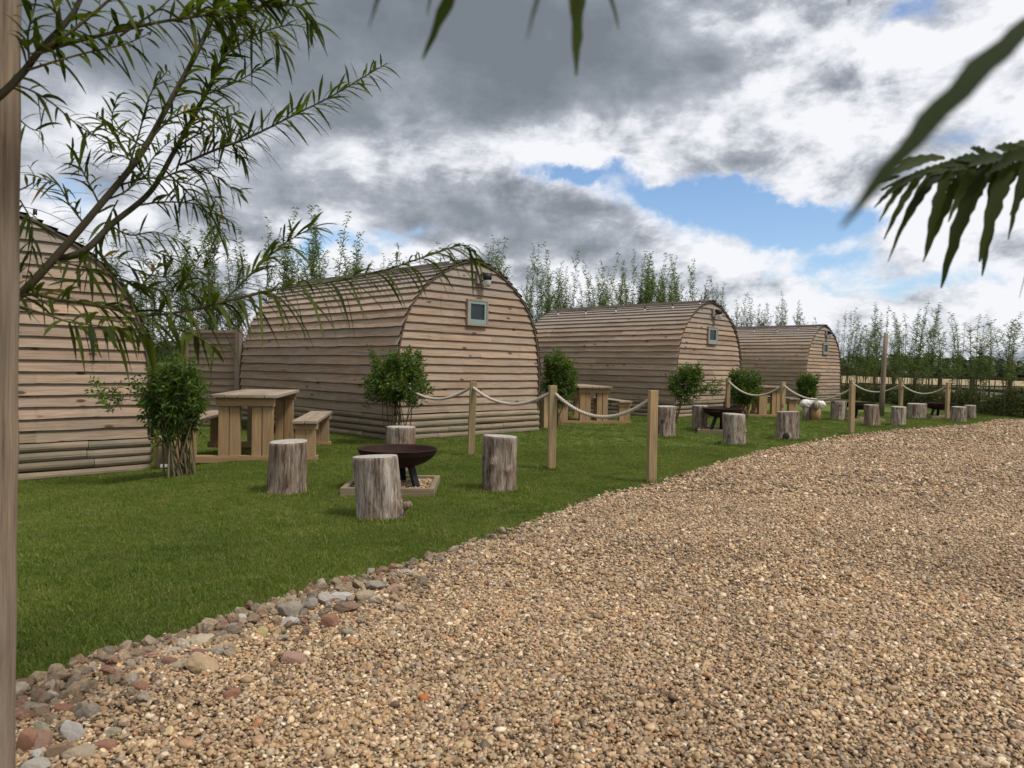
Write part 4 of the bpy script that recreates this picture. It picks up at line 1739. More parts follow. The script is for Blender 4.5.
# B second limb with the upper spray
add_branch(willow, [(50, 262, 1.86), (85, 250, 1.9), (112, 224, 1.95), (150, 192, 2.0), (175, 150, 2.05), (200, 105, 2.08), (222, 60, 2.1), (240, 20, 2.1), (262, -12, 2.1)],
           0.0095, 0.003, [dict(t0=0.45, t1=1.0, spacing=0.008, L=0.075, W=0.009, droop=0.55), dict(t0=0.66, t1=0.98, spacing=0.012, L=0.1, W=0.01, droop=0.9)])
# C long spray to the right
add_branch(willow, [(180, 165, 2.05), (215, 150, 2.05), (250, 137, 2.08), (290, 117, 2.1), (330, 97, 2.12), (362, 78, 2.13), (386, 64, 2.14)],
           0.004, 0.0012, dict(t0=0.0, t1=1.0, spacing=0.0085, L=0.082, W=0.0075, droop=0.5, spread=0.9))
# twigs round the dense middle
for pts in ([(105, 200, 1.95), (130, 188, 1.95), (160, 150, 1.97), (190, 128, 2.0)],
            [(120, 185, 1.96), (150, 178, 1.98), (180, 182, 2.0), (205, 190, 2.02), (222, 208, 2.04)],
            [(150, 140, 2.0), (172, 118, 2.0), (200, 108, 2.02), (225, 112, 2.04), (240, 128, 2.05)],
            [(135, 160, 1.98), (120, 145, 1.95), (112, 120, 1.94), (118, 95, 1.94)],
            [(110, 225, 1.95), (130, 235, 1.95), (155, 232, 1.96), (178, 240, 1.97)],
            [(85, 225, 1.9), (70, 205, 1.9), (58, 185, 1.9), (40, 178, 1.9)],
            [(165, 170, 2.02), (185, 190, 2.02), (210, 215, 2.03), (225, 240, 2.04)],
            [(160, 180, 2.0), (185, 170, 2.02), (215, 176, 2.05), (240, 195, 2.08)],
            [(140, 205, 1.98), (165, 202, 2.0), (200, 205, 2.04), (232, 222, 2.08)],
            [(128, 170, 2.0), (140, 130, 2.02), (150, 95, 2.02), (168, 70, 2.0)],
            [(180, 145, 2.05), (205, 130, 2.0), (240, 110, 2.0)],
            [(100, 205, 1.92), (82, 170, 1.92), (70, 148, 1.95)],
            [(150, 150, 1.96), (118, 132, 1.9), (95, 118, 1.9)],
            [(155, 190, 2.02), (130, 160, 2.0), (100, 150, 1.95)],
            [(190, 125, 2.08), (210, 120, 2.1), (225, 135, 2.1), (245, 160, 2.1)],
            [(205, 95, 2.08), (240, 80, 2.1), (270, 62, 2.1)],
            [(225, 55, 2.1), (255, 35, 2.1), (290, 25, 2.1), (310, 30, 2.1)]):
    add_branch(willow, pts, 0.003, 0.001, dict(t0=0.1, t1=1.0, spacing=0.0105, L=0.068, W=0.0075, droop=0.6), n=6, mat='twig')
# D upper limb from the top of the stake
add_branch(willow, [(-70, 150, 1.5), (-10, 104, 1.48), (20, 76, 1.5), (42, 48, 1.52), (68, 20, 1.55), (82, -5, 1.57), (100, -60, 1.6)], 0.0085, 0.004,
           dict(t0=0.35, t1=1.0, spacing=0.02, L=0.075, W=0.011, droop=0.6), mat='bark')
add_branch(willow, [(40, 50, 1.52), (62, 38, 1.53), (100, 8, 1.55), (130, -20, 1.55)], 0.005, 0.002, dict(t0=0.2, t1=1, spacing=0.02, L=0.07, W=0.011, droop=0.7), mat='twig')
add_branch(willow, [(38, 53, 1.52), (70, 43, 1.55), (115, 32, 1.58), (160, 22, 1.62), (210, 14, 1.66), (250, 2, 1.7), (275, -14, 1.72)], 0.0048, 0.002,
           [dict(t0=0.05, t1=1, spacing=0.0125, L=0.07, W=0.0115, droop=0.9, along=0.5), dict(t0=0.6, t1=1, spacing=0.01, L=0.085, W=0.011, droop=0.9)], mat='twig')
add_branch(willow, [(28, 70, 1.5), (60, 60, 1.52), (90, 52, 1.55), (125, 44, 1.58), (150, 33, 1.6)], 0.0028, 0.001, dict(t0=0.1, t1=1, spacing=0.03, L=0.065, W=0.011, droop=0.9, along=0.4), mat='twig')
add_branch(willow, [(120, 36, 1.58), (140, 22, 1.58), (160, 8, 1.58), (190, -20, 1.6)], 0.0028, 0.001, dict(t0=0.1, t1=1, spacing=0.018, L=0.06, W=0.01, droop=0.7), mat='twig')
for pts in ([(250, 8, 1.7), (275, 5, 1.72), (300, 8, 1.74), (318, 28, 1.75)], [(215, 14, 1.66), (245, 20, 1.66), (270, 35, 1.68), (285, 52, 1.7)],
            [(180, 20, 1.64), (215, -5, 1.66), (260, -20, 1.7), (300, -10, 1.72)], [(60, 20, 1.52), (52, 0, 1.5), (50, -30, 1.5)], [(30, 65, 1.5), (28, 35, 1.48), (35, 5, 1.46), (40, -30, 1.45)]):
    add_branch(willow, pts, 0.0025, 0.001, dict(t0=0.1, t1=1.0, spacing=0.0095, L=0.07, W=0.009, droop=0.7), n=6, mat='twig')
# E arching twig
add_branch(willow, [(10, 84, 1.55), (30, 90, 1.56), (52, 103, 1.58), (74, 122, 1.6), (98, 138, 1.62), (125, 150, 1.64)], 0.0024, 0.001,
           dict(t0=0.15, t1=1, spacing=0.018, L=0.062, W=0.009, droop=0.8, along=0.4), mat='twig')
# F long low frond over the middle pod roof
combarg = [dict(t0=0.42, t1=1.0, spacing=0.0105, L=0.1, W=0.008, droop=1.5, spread=0.55, along=0.9, updir=0.12),
           dict(t0=0.0, t1=0.5, spacing=0.018, L=0.09, W=0.012, droop=0.7)]
add_branch(willow, [(-40, 330, 1.8), (20, 296, 1.8), (60, 300, 1.8), (100, 306, 1.82), (145, 315, 1.85), (190, 310, 1.85), (240, 298, 1.84), (280, 289, 1.82), (330, 282, 1.8), (385, 270, 1.78), (430, 255, 1.77), (462, 245, 1.76), (476, 252, 1.76)],
           0.0048, 0.0013, combarg, mat='twig')
add_branch(willow, [(225, 300, 1.84), (245, 280, 1.85), (262, 263, 1.85), (285, 243, 1.86), (308, 230, 1.86), (318, 228, 1.86)], 0.0026, 0.001,
           [dict(t0=0.1, t1=1, spacing=0.009, L=0.085, W=0.008, droop=0.6, spread=.5)], mat='twig')
add_branch(willow, [(60, 262, 1.86), (95, 270, 1.86), (130, 283, 1.86), (165, 290, 1.86), (215, 291, 1.88)], 0.0026, 0.001,
           dict(t0=0.1, t1=1, spacing=0.013, L=0.075, W=0.011, droop=0.6), mat='twig')
# G low leafy cluster
add_branch(willow, [(15, 305, 1.7), (45, 314, 1.68), (70, 322, 1.66), (100, 326, 1.65), (130, 330, 1.66), (150, 338, 1.67)], 0.0028, 0.001,
           [dict(t0=0.4, t1=1, spacing=0.014, L=0.068, W=0.0135, droop=1.3, along=0.55)], mat='twig')
add_branch(willow, [(90, 318, 1.75), (125, 322, 1.75), (160, 326, 1.76), (195, 335, 1.77), (215, 350, 1.78)], 0.0024, 0.001,
           [dict(t0=0.1, t1=1, spacing=0.019, L=0.07, W=0.0125, droop=1.0, along=0.6)], mat='twig')
for pts in ([(150, 316, 1.86), (170, 300, 1.86), (192, 272, 1.87), (200, 250, 1.88)], [(110, 306, 1.84), (130, 296, 1.85), (155, 270, 1.86), (165, 250, 1.87)],
            [(45, 258, 1.86), (75, 262, 1.86), (110, 258, 1.87), (150, 262, 1.88)],
            [(20, 190, 1.75), (35, 180, 1.75), (28, 165, 1.75)], [(20, 200, 1.75), (32, 225, 1.76), (30, 260, 1.76), (24, 290, 1.78)], [(118, 200, 1.95), (105, 225, 1.95), (85, 270, 1.9), (65, 292, 1.86)],
            [(20, 120, 1.7), (30, 128, 1.7), (42, 132, 1.7)], [(150, 250, 1.95), (180, 262, 1.95), (205, 285, 1.95), (225, 312, 1.95)], [(120, 262, 1.95), (150, 275, 1.95), (185, 275, 1.95), (215, 262, 1.95)]):
    add_branch(willow, pts, 0.002, 0.0008, dict(t0=0.05, t1=1.0, spacing=0.019, L=0.065, W=0.009, droop=0.7), n=6, mat='twig')

# ---- right willow (trunk outside the frame, branches reach in)
willow2 = empty('willow_tree', (1.62, 1.35, 0), 0, 'second willow beyond the right edge, its big dark leaves hanging into the sky from above', 'tree')
mb = MB()
mb.tube(smooth_path([(0, 0, -0.1), (0.01, 0, 0.6), (-0.015, 0, 1.2), (0.0, 0.02, 1.7), (-0.04, 0.0, 2.3), (-0.02, 0.05, 3.0)], 6),
        [0.04 - 0.027 * i / 30 for i in range(31)], 12)
mb.build('trunk', M['bark'], willow2, smooth=True)
pth, frond = add_branch(willow2, [(1400, 235, 1.3), (1250, 190, 1.15), (1110, 160, 1.02), (1030, 157, 0.95), (985, 162, 0.93), (940, 168, 0.92), (905, 178, 0.91), (882, 190, 0.9)], 0.006, 0.0014, None, mat='twig')
lm = MB()
# drooping comb leaves, each by its base and tip
for (bx, by, tx, ty, w, dp) in [(1012, 158, 979, 262, 15, .94), (1000, 160, 982, 276, 13, .95), (985, 163, 941, 288, 14, .93), (968, 166, 923, 262, 11, .94), (950, 168, 925, 255, 10, .9),
                                (960, 162, 938, 200, 8, .95), (935, 168, 888, 262, 6, .92), (925, 172, 884, 240, 7, .93), (915, 175, 879, 222, 6, .9), (903, 180, 874, 208, 5, .91),
                                (930, 160, 875, 182, 8, .9), (945, 158, 895, 165, 9, .92), (900, 176, 868, 188, 5, .9), (1040, 150, 1000, 195, 12, .97), (1060, 155, 1010, 215, 12, .98),
                                (1062, 160, 1019, 298, 11, .96), (1020, 152, 995, 148, 12, .95), (990, 158, 970, 148, 10, .95), (1050, 148, 1000, 150, 14, .96), (975, 165, 930, 175, 9, .93),
                                (1015, 154, 990, 172, 13, .93), (1002, 156, 968, 166, 12, .92), (985, 160, 955, 160, 11, .92), (970, 163, 940, 166, 10, .91), (955, 166, 925, 172, 9, .9), (940, 168, 912, 178, 8, .9), (925, 171, 900, 186, 7, .9), (1030, 152, 1004, 160, 14, .94), (1026, 158, 1008, 240, 13, .95), (992, 160, 962, 232, 12, .94), (976, 164, 948, 222, 11, .93), (944, 168, 905, 226, 8, .92), (912, 176, 884, 196, 6, .9), (998, 165, 968, 205, 9, .96), (965, 170, 940, 182, 6, .95), (1005, 168, 985, 230, 8, .97), (955, 165, 912, 200, 7, .92)]:
    b_, t_ = at(bx, by, dp), at(tx, ty, dp - 0.02)
    d = t_ - b_
    ln = d.length
    droop = 0.35 if ty - by > 40 else 0.12
    dd = d - Vector((0, 0, -1)) * droop * ln
    add_leaf(lm, b_ - willow2.location, dd, Vector((rw.gauss(0, .4), -1, rw.uniform(.1, .5))), dd.length, w * dp / F * 1.02, droop * ln / dd.length, 16, rw.random() * .4, 0.2, rw)
lm.build('leaves', M['willowleaf'], frond, smooth=True)
# close twig with the big blurred leaf
pth, b2 = add_branch(willow2, [(1600, -500, 0.95), (1400, -300, 0.6), (1200, -120, 0.4), (1100, -50, 0.31), (1060, -2, 0.282)], 0.004, 0.0012, None, mat='twig')
lm = MB()
b_, t_ = at(1058, 2, 0.28), at(850, 222, 0.22)
d = t_ - b_
add_leaf(lm, b_ - willow2.location, d - Vector((0, 0, -1)) * .1 * d.length, Vector((-0.75, -0.65, 0.15)), d.length * .97, 0.0118, 0.1, 16, 0.05, 0.17, rw)
for (bx, by, tx, ty) in [(1150, -90, 1110, 60), (1230, -140, 1180, 20)]:
    b_, t_ = at(bx, by, 0.4), at(tx, ty, 0.38)
    d = t_ - b_
    add_leaf(lm, b_ - willow2.location, d, Vector((0.3, -1, .5)), d.length, 0.012, 0.1, 12, 0.3, 0.2, rw)
lm.build('leaves', M['willowleaf'], b2, smooth=True)
# overhead twig, leaf tips hang into the top of the picture
pth, b3 = add_branch(willow2, [(1700, -900, 1.2), (1300, -420, 0.8), (1000, -180, 0.62), (850, -90, 0.56), (700, -75, 0.52), (590, -62, 0.5), (480, -60, 0.47), (400, -66, 0.45), (340, -75, 0.43)], 0.005, 0.001, None, mat='twig')
lm = MB()
for (bx, by, tx, ty, w, dp) in [(474, -60, 423, 59, 12, .48), (405, -60, 369, 27, 8, .40), (443, -60, 427, 16, 8, .5), (560, -60, 527, 40, 7, .36), (566, -62, 576, 76, 15, .5),
                                (575, -60, 619, 30, 7, .47), (850, -90, 848, 6, 8, .55), (378, -66, 330, -5, 8, .5), (520, -60, 500, -8, 9, .5), (650, -70, 640, -4, 9, .5), (700, -76, 690, -8, 9, .52),
                                (760, -80, 740, -6, 9, .54)]:
    # fasten on the twig at the nearest point
    i = min(range(len(pth)), key=lambda q: abs((pth[q] + willow2.location).x / (pth[q] + willow2.location).y - (bx - 512) / F))
    b_ = pth[i] + willow2.location
    t_ = at(tx, ty, dp)
    d = t_ - b_
    dd = d - Vector((0, 0, -1)) * .2 * d.length
    add_leaf(lm, b_ - willow2.location, dd, Vector((rw.gauss(0, .5), -1, .3)), dd.length, w * dp / F * 1.1, 0.2 * d.length / dd.length, 12, rw.random() * .35, 0.2, rw)
lm.build('leaves', M['willowleaf'], b3, smooth=True)


# ---- willow saplings of the hedge row
def sapling_variant(seed, Hh=4.6, airy=False):
    rr = random.Random(seed)
    st, lf = MB(), MB()
    lean = (rr.gauss(0, .12), rr.gauss(0, .12))
    nstem = rr.choice((1, 1, 2)) if airy else rr.choice((2, 2, 3))
    for q in range(nstem):
        hh = Hh * (1 if q == 0 else rr.uniform(.62, .95))
        bx, by = (0, 0) if q == 0 else (rr.gauss(0, .16), rr.gauss(0, .16))
        le = (lean[0] + rr.gauss(0, .12), lean[1] + rr.gauss(0, .12))
        path = []
        for i in range(15):
            t = i / 14
            path.append(Vector((bx + le[0] * t + 0.05 * math.sin(t * 5 + seed) * t + (0.16 * (t ** 6) * (1 if seed % 2 else -1)), by + le[1] * t, hh * (t if t < .93 else .93 + (t - .93) * .75))))
        path = smooth_path(path, 3)
        m_ = len(path)
        st.tube(path, [0.018 * (1 - .88 * i / (m_ - 1)) for i in range(m_)], 5)
        # leaves round the leader + side twigs
        for i in range(m_):
            t = i / (m_ - 1)
            if t < (0.36 if airy else 0.1):
                continue
            for _ in range(4 if t > .35 else 3):
                a = rr.random() * 2 * PI
                d = Vector((math.cos(a) * .75, math.sin(a) * .75, rr.uniform(-.1, .9)))
                quick_leaf(lf, path[i] + Vector((0, 0, rr.uniform(-.04, .04))), d, rr.uniform(.11, .2) * (1.1 - .35 * t), rr.uniform(.022, .034), rr, None, .35)
        for k in range(rr.randint(9, 14) if airy else rr.randint(24, 32)):
            t = rr.uniform(.32 if airy else .1, .9)
            i = int(t * (m_ - 1))
            p = path[i]
            a = rr.random() * 2 * PI
            ln = rr.uniform(.35, .95) * (1.15 - .8 * t)
            dr = Vector((math.cos(a) * .55, math.sin(a) * .55, 1)).normalized()
            e = p + dr * ln
            st.tube([p, p + dr * ln * .5 + Vector((math.cos(a) * .02, math.sin(a) * .02, 0)), e], [.006, .004, .0015], 4)
            for s in range(int(ln / .035)):
                pp = p.lerp(e, (s + rr.random()) * .035 / ln)
                a2 = rr.random() * 2 * PI
                quick_leaf(lf, pp, dr * .6 + Vector((math.cos(a2), math.sin(a2), rr.uniform(-.3, .5))) * .7, rr.uniform(.1, .17), rr.uniform(.02, .03), rr, None, .35)
    a = st.build('willow_sapling', M['stem'], None, smooth=True)
    b = lf.build('leaves', M['sapleaf'], a)
    return a, Hh


SAP = [sapling_variant(s) for s in range(8)] + [sapling_variant(20 + s, 4.6, True) for s in range(7)]
TOPY = [(0, 215), (100, 232), (150, 235), (200, 218), (240, 208), (300, 216), (350, 212), (400, 240), (440, 250), (490, 238), (540, 248), (590, 262), (640, 249),
        (680, 262), (730, 280), (760, 288), (800, 300), (850, 308), (900, 302), (960, 308), (1024, 318), (1100, 315)]
TX = np.array([a for a, b in TOPY])
TY = np.array([b for a, b in TOPY])
used = set()


def plant_row(line, step, label, group, jit, rr, rnd_h=(0.5, 1.06), fam=(0, 8)):
    pts = [Vector((a, b, 0)) for a, b in line]
    for a, b in zip(pts[:-1], pts[1:]):
        L = (b - a).length
        n = max(1, int(L / step))
        for i in range(n):
            p = a.lerp(b, (i + rr.random() * .8) / n)
            nrm = Vector((-(b - a).y, (b - a).x, 0)).normalized()
            p = p + nrm * rr.gauss(0, jit)
            px = 512 + F * p.x / p.y
            if px < 20 or px > 1034:
                continue
            hor = 367.2 + (px - 512) * .01746
            top = float(np.interp(px, TX, TY))
            h = (H + (hor - top) * p.y / F) * (rr.uniform(*rnd_h) if -3 < p.x < 2 else rr.uniform(max(rnd_h[0], .7), rnd_h[1]))
            v = rr.randrange(*fam)
            src, H0 = SAP[v]
            o = src if v not in used else copy_tree(src)
            used.add(v)
            o.location = (p.x, p.y, -0.02 if p.x < 13.5 else -0.15)
            s = h / H0
            o.scale = (max(s, .95), max(s, .95), s)
            o.rotation_euler = (0, 0, rr.random() * 6.28)
            tag(o, label, 'tree', group)


rp = random.Random(77)
plant_row([(-12.5, 9.0), (-9, 13), (-5.4, 17.5), (-1, 22.3), (3, 27.2), (7, 33), (10, 34), (13.9, 31.5)], 0.18, 'tall thin leafy willow sapling in the row behind the pods', 'willow saplings behind the pods', .35, rp)
plant_row([(13.9, 31.5), (13.25, 24), (12.95, 18.3), (15.5, 17.2)], 0.165, 'slim willow sapling in the row along the field fence', 'willow saplings along the field fence', .22, rp, (0.6, 1.05), (8, 15))


# ---- shrubs on the lawn
def make_shrub(px, base_y, crown_c, rx, rz_, label, seed, nleaf=1300, nstem=9, leafL=0.055, spread=0.13, sprig=None, dpt=None, trunk=False):
    rr = random.Random(seed)
    g = gnd(px, base_y) if dpt is None else at(px, base_y, dpt)
    g.z = gh(g.x, g.y)
    root = empty('shrub', g, 0, label, 'shrub', 'shrubs beside the pods')
    c = at(crown_c[0], crown_c[1], g.y) - g
    k = g.y / F
    RX, RZ = rx * k, rz_ * k
    st, lf = MB(), MB()
    tips = []
    for i in range(nstem):
        a = rr.random() * 2 * PI
        b = Vector((math.cos(a) * spread * rr.random(), math.sin(a) * spread * rr.random(), -0.02))
        if trunk:
            b *= 0.2
        a2 = rr.random() * 2 * PI
        q = rr.random() ** .5
        e = c + Vector((math.cos(a2) * RX * q * .8, math.sin(a2) * RX * q * .8, RZ * rr.uniform(-.3, .75)))
        mid = b.lerp(e, .45) + Vector((rr.gauss(0, .03), rr.gauss(0, .03), 0))
        if trunk:
            mid = Vector((c.x * .4 + rr.gauss(0, .02), rr.gauss(0, .02), c.z * .5))
        path = smooth_path([b, mid, e], 6)
        st.tube(path, [0.011 * (1 - .75 * j / (len(path) - 1)) for j in range(len(path))], 6)
        tips.append((path, e))
    # twiglets
    cl = []
    for i in range(int(nleaf * 1.7 / 9)):
        th, ph = rr.random() * 2 * PI, math.acos(rr.uniform(-1, 1))
        rad = rr.uniform(.35, 1.0) ** .6
        lump = 1 + .55 * mnoise.noise(Vector((math.cos(th) * 2 + seed, math.sin(th) * 2, math.cos(ph) * 2)))
        p = c + Vector((math.sin(ph) * math.cos(th) * RX, math.sin(ph) * math.sin(th) * RX, math.cos(ph) * RZ)) * rad * lump
        cl.append(p)
    if sprig:
        sc = at(sprig[0], sprig[1], g.y) - g
        st.tube([c * .75, sc * .5 + c * .45, sc], [.008, .005, .003], 5)
        for i in range(16):
            cl.append(sc + Vector((rr.gauss(0, sprig[2] * k), rr.gauss(0, sprig[2] * k), rr.gauss(0, sprig[2] * k * .7))))
    for i in range(int(nleaf / 90)):
        th = rr.random() * 6.28
        q = rr.random() ** .5
        p0 = c + Vector((math.cos(th) * RX * q * .8, math.sin(th) * RX * q * .8, RZ * rr.uniform(.1, .6)))
        up = Vector((math.cos(th) * .35 * q, math.sin(th) * .35 * q, 1)).normalized()
        for j in range(rr.randint(3, 5)):
            cl.append(p0 + up * (0.055 * j) * (RZ / .35))
    for p in cl:
        out = (p - c)
        out = out.normalized() if out.length > 1e-3 else Vector((0, 0, 1))
        dr = (out * .7 + Vector((rr.gauss(0, .35), rr.gauss(0, .35), .7 + rr.gauss(0, .3)))).normalized()
        ln = rr.uniform(.07, .15)
        st.tube([p - dr * ln, p + dr * ln * .4], [.003, .001], 4)
        tone = rr.random()
        for q in range(9):
            pp = p + dr * ln * (q / 8 * 1.3 - .8)
            a = q * 2.4
            o1 = dr.orthogonal().normalized()
            o2 = dr.cross(o1)
            d = dr * .6 + (o1 * math.cos(a) + o2 * math.sin(a)) * .8
            quick_leaf(lf, pp, d, leafL * rr.uniform(.8, 1.5), leafL * .42 * rr.uniform(.8, 1.3), rr, min(1, max(0, tone * .6 + rr.random() * .4)), .2)
    st.build('stems', M['stem'], root, smooth=True)
    lf.build('foliage', M['shrubleaf'], root)
    return root


make_shrub(176, 474, (173, 398), 31, 36, 'dense dark shrub with bare stems at its foot, at the corner of the leftmost pod', 1, 2100, 26, .052, .22, (108, 397, 9))
make_shrub(398, 442, (397, 380), 30, 27, 'bright green shrub at the near corner of the middle pod, above the half hidden stump', 2, 1900, 14, .06, .16, None, 9.7)
make_shrub(557, 425, (559, 381), 17, 25, 'rounded leafy shrub between the middle pod and the next picnic table', 3, 1900, 10, .06, .14, None, 12.6)
make_shrub(676, 420, (686, 383), 17, 17, 'small tree shaped shrub on a slim stem before the second pod from the right', 4, 1300, 7, .065, .1, (713, 387, 5), 14.6, True)
make_shrub(742, 420, (744, 388), 16, 17, 'dark shrub with bare stems right of the post behind the second fire bowl', 5, 1700, 16, .07, .2, None, 16.6)
make_shrub(804, 418, (807, 388), 10, 12, 'smallest shrub, on a slim dark stem before the rightmost pod', 6, 1000, 6, .07, .08, None, 18.5, True)


# ---- undergrowth hedge at the field end, rail fence
def make_hedge(line, hgt, wid, n, label, seed):
    rr = random.Random(seed)
    root_p = Vector((line[0][0], line[0][1], 0))
    lf, st = MB(), MB()
    pts = [Vector((a, b, 0)) for a, b in line]
    segs = list(zip(pts[:-1], pts[1:]))
    tot = sum((b - a).length for a, b in segs)
    for a, b in segs:
        L = (b - a).length
        nrm = Vector((-(b - a).y, (b - a).x, 0)).normalized()
        for i in range(int(n * L / tot)):
            t = rr.random()
            p = a.lerp(b, t)
            hh = hgt * (0.75 + .5 * mnoise.noise(Vector((t * L * .9 + seed, 0, 0)))) 
            z = hh * rr.random() ** .8
            w = wid * (1 - .55 * z / max(hh, .01))
            p = p + nrm * rr.gauss(0, w * .45) + Vector((0, 0, z - .1)) - root_p
            quick_leaf(lf, p, Vector((rr.gauss(0, 1), rr.gauss(0, 1), rr.gauss(.3, .8))), rr.uniform(.07, .15), rr.uniform(.02, .04), rr)
        for i in range(int(L / .12)):
            p = a.lerp(b, rr.random()) + nrm * rr.gauss(0, wid * .3) - root_p
            e = p + Vector((rr.gauss(0, .12), rr.gauss(0, .12), hgt * rr.uniform(.7, 1.5)))
            st.tube([p + Vector((0, 0, -.15)), p.lerp(e, .5), e], [.012, .009, .004], 5)
    k = len(lf.v)
    lf.v.extend(st.v)
    for f, u, r in zip(st.f, st.uv, st.r):
        lf.face([k + q for q in f], u, r, 1)
    o = lf.build('hedge', [M['hedgeleaf'], M['stem']], None)
    o.location = root_p
    tag(o, label, 'hedge')


make_hedge([(15.5, 17.3), (12.95, 18.5), (13.3, 24), (13.95, 31)], 0.85, 0.6, 26000, 'low dark leafy undergrowth at the foot of the field fence saplings', 3)
make_hedge([(-12.5, 9.3), (-9, 13.3), (-5.2, 18.0), (-1, 22.6), (3, 27.6)], 0.7, 0.7, 9000, 'low leafy undergrowth behind the left pods and fence', 4)


def rail_fence(line, label):
    pts = [Vector((a, b, 0)) for a, b in line]
    root = empty('rail_fence', pts[0], 0, label, 'fence')
    for a, b in zip(pts[:-1], pts[1:]):
        L = (b - a).length
        rz = math.atan2((b - a).y, (b - a).x)
        n = max(1, round(L / 1.9))
        for z in (0.96, 0.62, 0.28):
            mb = MB()
            mid = (a + b) / 2 - pts[0]
            mb.box((mid.x, mid.y, z), (L, 0.04, 0.085), rotz(rz))
            mb.build('rail', M['rail'], root, bevel=0.004)
        for i in range(n):
            p = a.lerp(b, i / n) - pts[0]
            mb = MB()
            q = Vector((math.sin(rz), -math.cos(rz), 0)) * -.065
            mb.box((p.x + q.x, p.y + q.y, 0.5), (0.09, 0.09, 1.25), rotz(rz))
            mb.build('post', M['rail'], root, bevel=0.004)


rail_fence([(18.5, 16.6), (13.55, 18.4), (13.9, 24), (14.5, 31)], 'dark three rail timber fence between the far lawn and the field')


# ---- festoon lights
def festoon(pts, bulbs, label, sagdrop=0.0):
    root = empty('festoon_lights', pts[0], 0, label, 'string lights', 'festoon lights of the pods')
    path = smooth_path([Vector(p) - Vector(pts[0]) for p in pts], 8)
    mb = MB()
    mb.tube(path, 0.003, 6)
    mb.build('cable', M['cable'], root, smooth=True)
    m_ = len(path) - 1
    for t in bulbs:
        i = int(t * m_)
        p = path[i]
        mb = MB()
        mb.lathe([(0.004, 0.0), (0.017, -0.004), (0.019, -0.05), (0.016, -0.058)], 10, p)
        s = mb.build('socket', M['black'], root, smooth=True)
        mb = MB()
        mb.lathe([(0.014, -0.058), (0.026, -0.085), (0.027, -0.1), (0.016, -0.125), (0.0005, -0.13)], 12, p)
        mb.build('bulb', M['bulb'], s, smooth=True)
    return root


def podpt(pod, x, y, z):
    return pod.location + Matrix.Rotation(pod.rotation_euler.z, 3, 'Z') @ Vector((x, y, z))


f0 = at(-30, 205, 6.9)
festoon([f0, at(35, 209, 7.3), at(90, 232, 8.5), at(140, 239, 9.8), at(200, 246, 11.5), podpt(pods[1], -0.5, 4.3, 2.62), podpt(pods[1], -0.45, 2.2, 2.62), podpt(pods[1], -0.3, 0.0, 2.68)],
        (0.145, 0.43, 0.86, 0.99), 'string of clear bulbs running from the leftmost pod to the middle pod roof')
for pod, lab in ((pods[2], 'string of bulbs lying along the roof of the second pod from the right'), (pods[3], 'string of bulbs lying along the roof of the rightmost pod')):
    festoon([podpt(pod, -0.62, 4.4, 2.575), podpt(pod, -0.74, 3.4, 2.535), podpt(pod, -0.68, 2.2, 2.56), podpt(pod, -0.72, 1.2, 2.545), podpt(pod, -0.5, 0.35, 2.62), podpt(pod, -0.2, -0.08, 2.7)],
            (0.08, 0.26, 0.42, 0.58, 0.74, 0.9), lab)


# ---- distant wood
def distant_wood():
    rr = random.Random(3)
    mb = MB()
    for i in range(620):
        u = rr.uniform(-1.05, 1.05)
        Y = rr.uniform(300, 345)
        x = u * Y
        h = 8.2 + 2.6 * mnoise.noise(Vector((x * .012, 3, 0))) + rr.uniform(-2.2, 1.8)
        r = rr.uniform(3.0, 6.5)
        c = Vector((x, Y, 0))
        # clump of ragged leaf faces over an ellipsoid volume
        for q in range(46):
            th, ph = rr.random() * 6.28, math.acos(rr.uniform(-.9, 1))
            d = Vector((math.sin(ph) * math.cos(th), math.sin(ph) * math.sin(th), math.cos(ph)))
            p = c + Vector((d.x * r, d.y * r, h * .5 + d.z * h * .5)) * 1.0
            s = rr.uniform(.8, 1.7)
            t1 = d.orthogonal().normalized() * s
            t2 = d.cross(t1).normalized() * s
            k = len(mb.v)
            j = [rr.uniform(.6, 1.4) for _ in range(4)]
            mb.v.extend([tuple(p + t1 * j[0]), tuple(p + t2 * j[1] + d * .4), tuple(p - t1 * j[2]), tuple(p - t2 * j[3] - d * .3)])
            mb.face([k, k + 1, k + 2, k + 3], [(0, 0)] * 4, rr.random())
    o = mb.build('distant_wood', M['woodland'], None)
    tag(o, 'dark line of far trees along the horizon beyond the field', 'woodland', kind='stuff')


distant_wood()

grass_layer()

# ------------------------------------------------------------------ sky
SUN_EL, SUN_AZ = R(56), R(120)      # azimuth clockwise from +Y (view direction): to the right
world = bpy.data.worlds.new('World')
scene.world = world
world.use_nodes = True
wt = NT(world.node_tree)
bg = world.node_tree.nodes['Background']
bg.inputs['Strength'].default_value = 0.1
sky = wt.n('ShaderNodeTexSky', sky_type='NISHITA')
sky.sun_disc = False
sky.sun_elevation = SUN_EL
sky.sun_rotation = SUN_AZ
sky.air_density = 1.0
sky.dust_density = 0.6
sky.ozone_density = 1.2
dirv = wt.n('ShaderNodeTexCoord').outputs['Generated']
dx, dy, dz_ = wt.sep(dirv)
zc = wt.math('MAXIMUM', dz_, 0.0)
den = wt.math('ADD', zc, 0.16)
cp = wt.comb(wt.math('DIVIDE', dx, den), wt.math('DIVIDE', dy, den), 0.0)
az = wt.math('ARCTAN2', dx, dy)
el = wt.math('ARCSINE', dz_)
wn = wt.n('ShaderNodeTexNoise')
wt.put(wn.inputs['Vector'], dirv)
wn.inputs['Scale'].default_value = 7
wn.inputs['Detail'].default_value = 6
wn.inputs['Roughness'].default_value = 0.6
wx, wy, wz = wt.sep(wn.outputs['Color'])
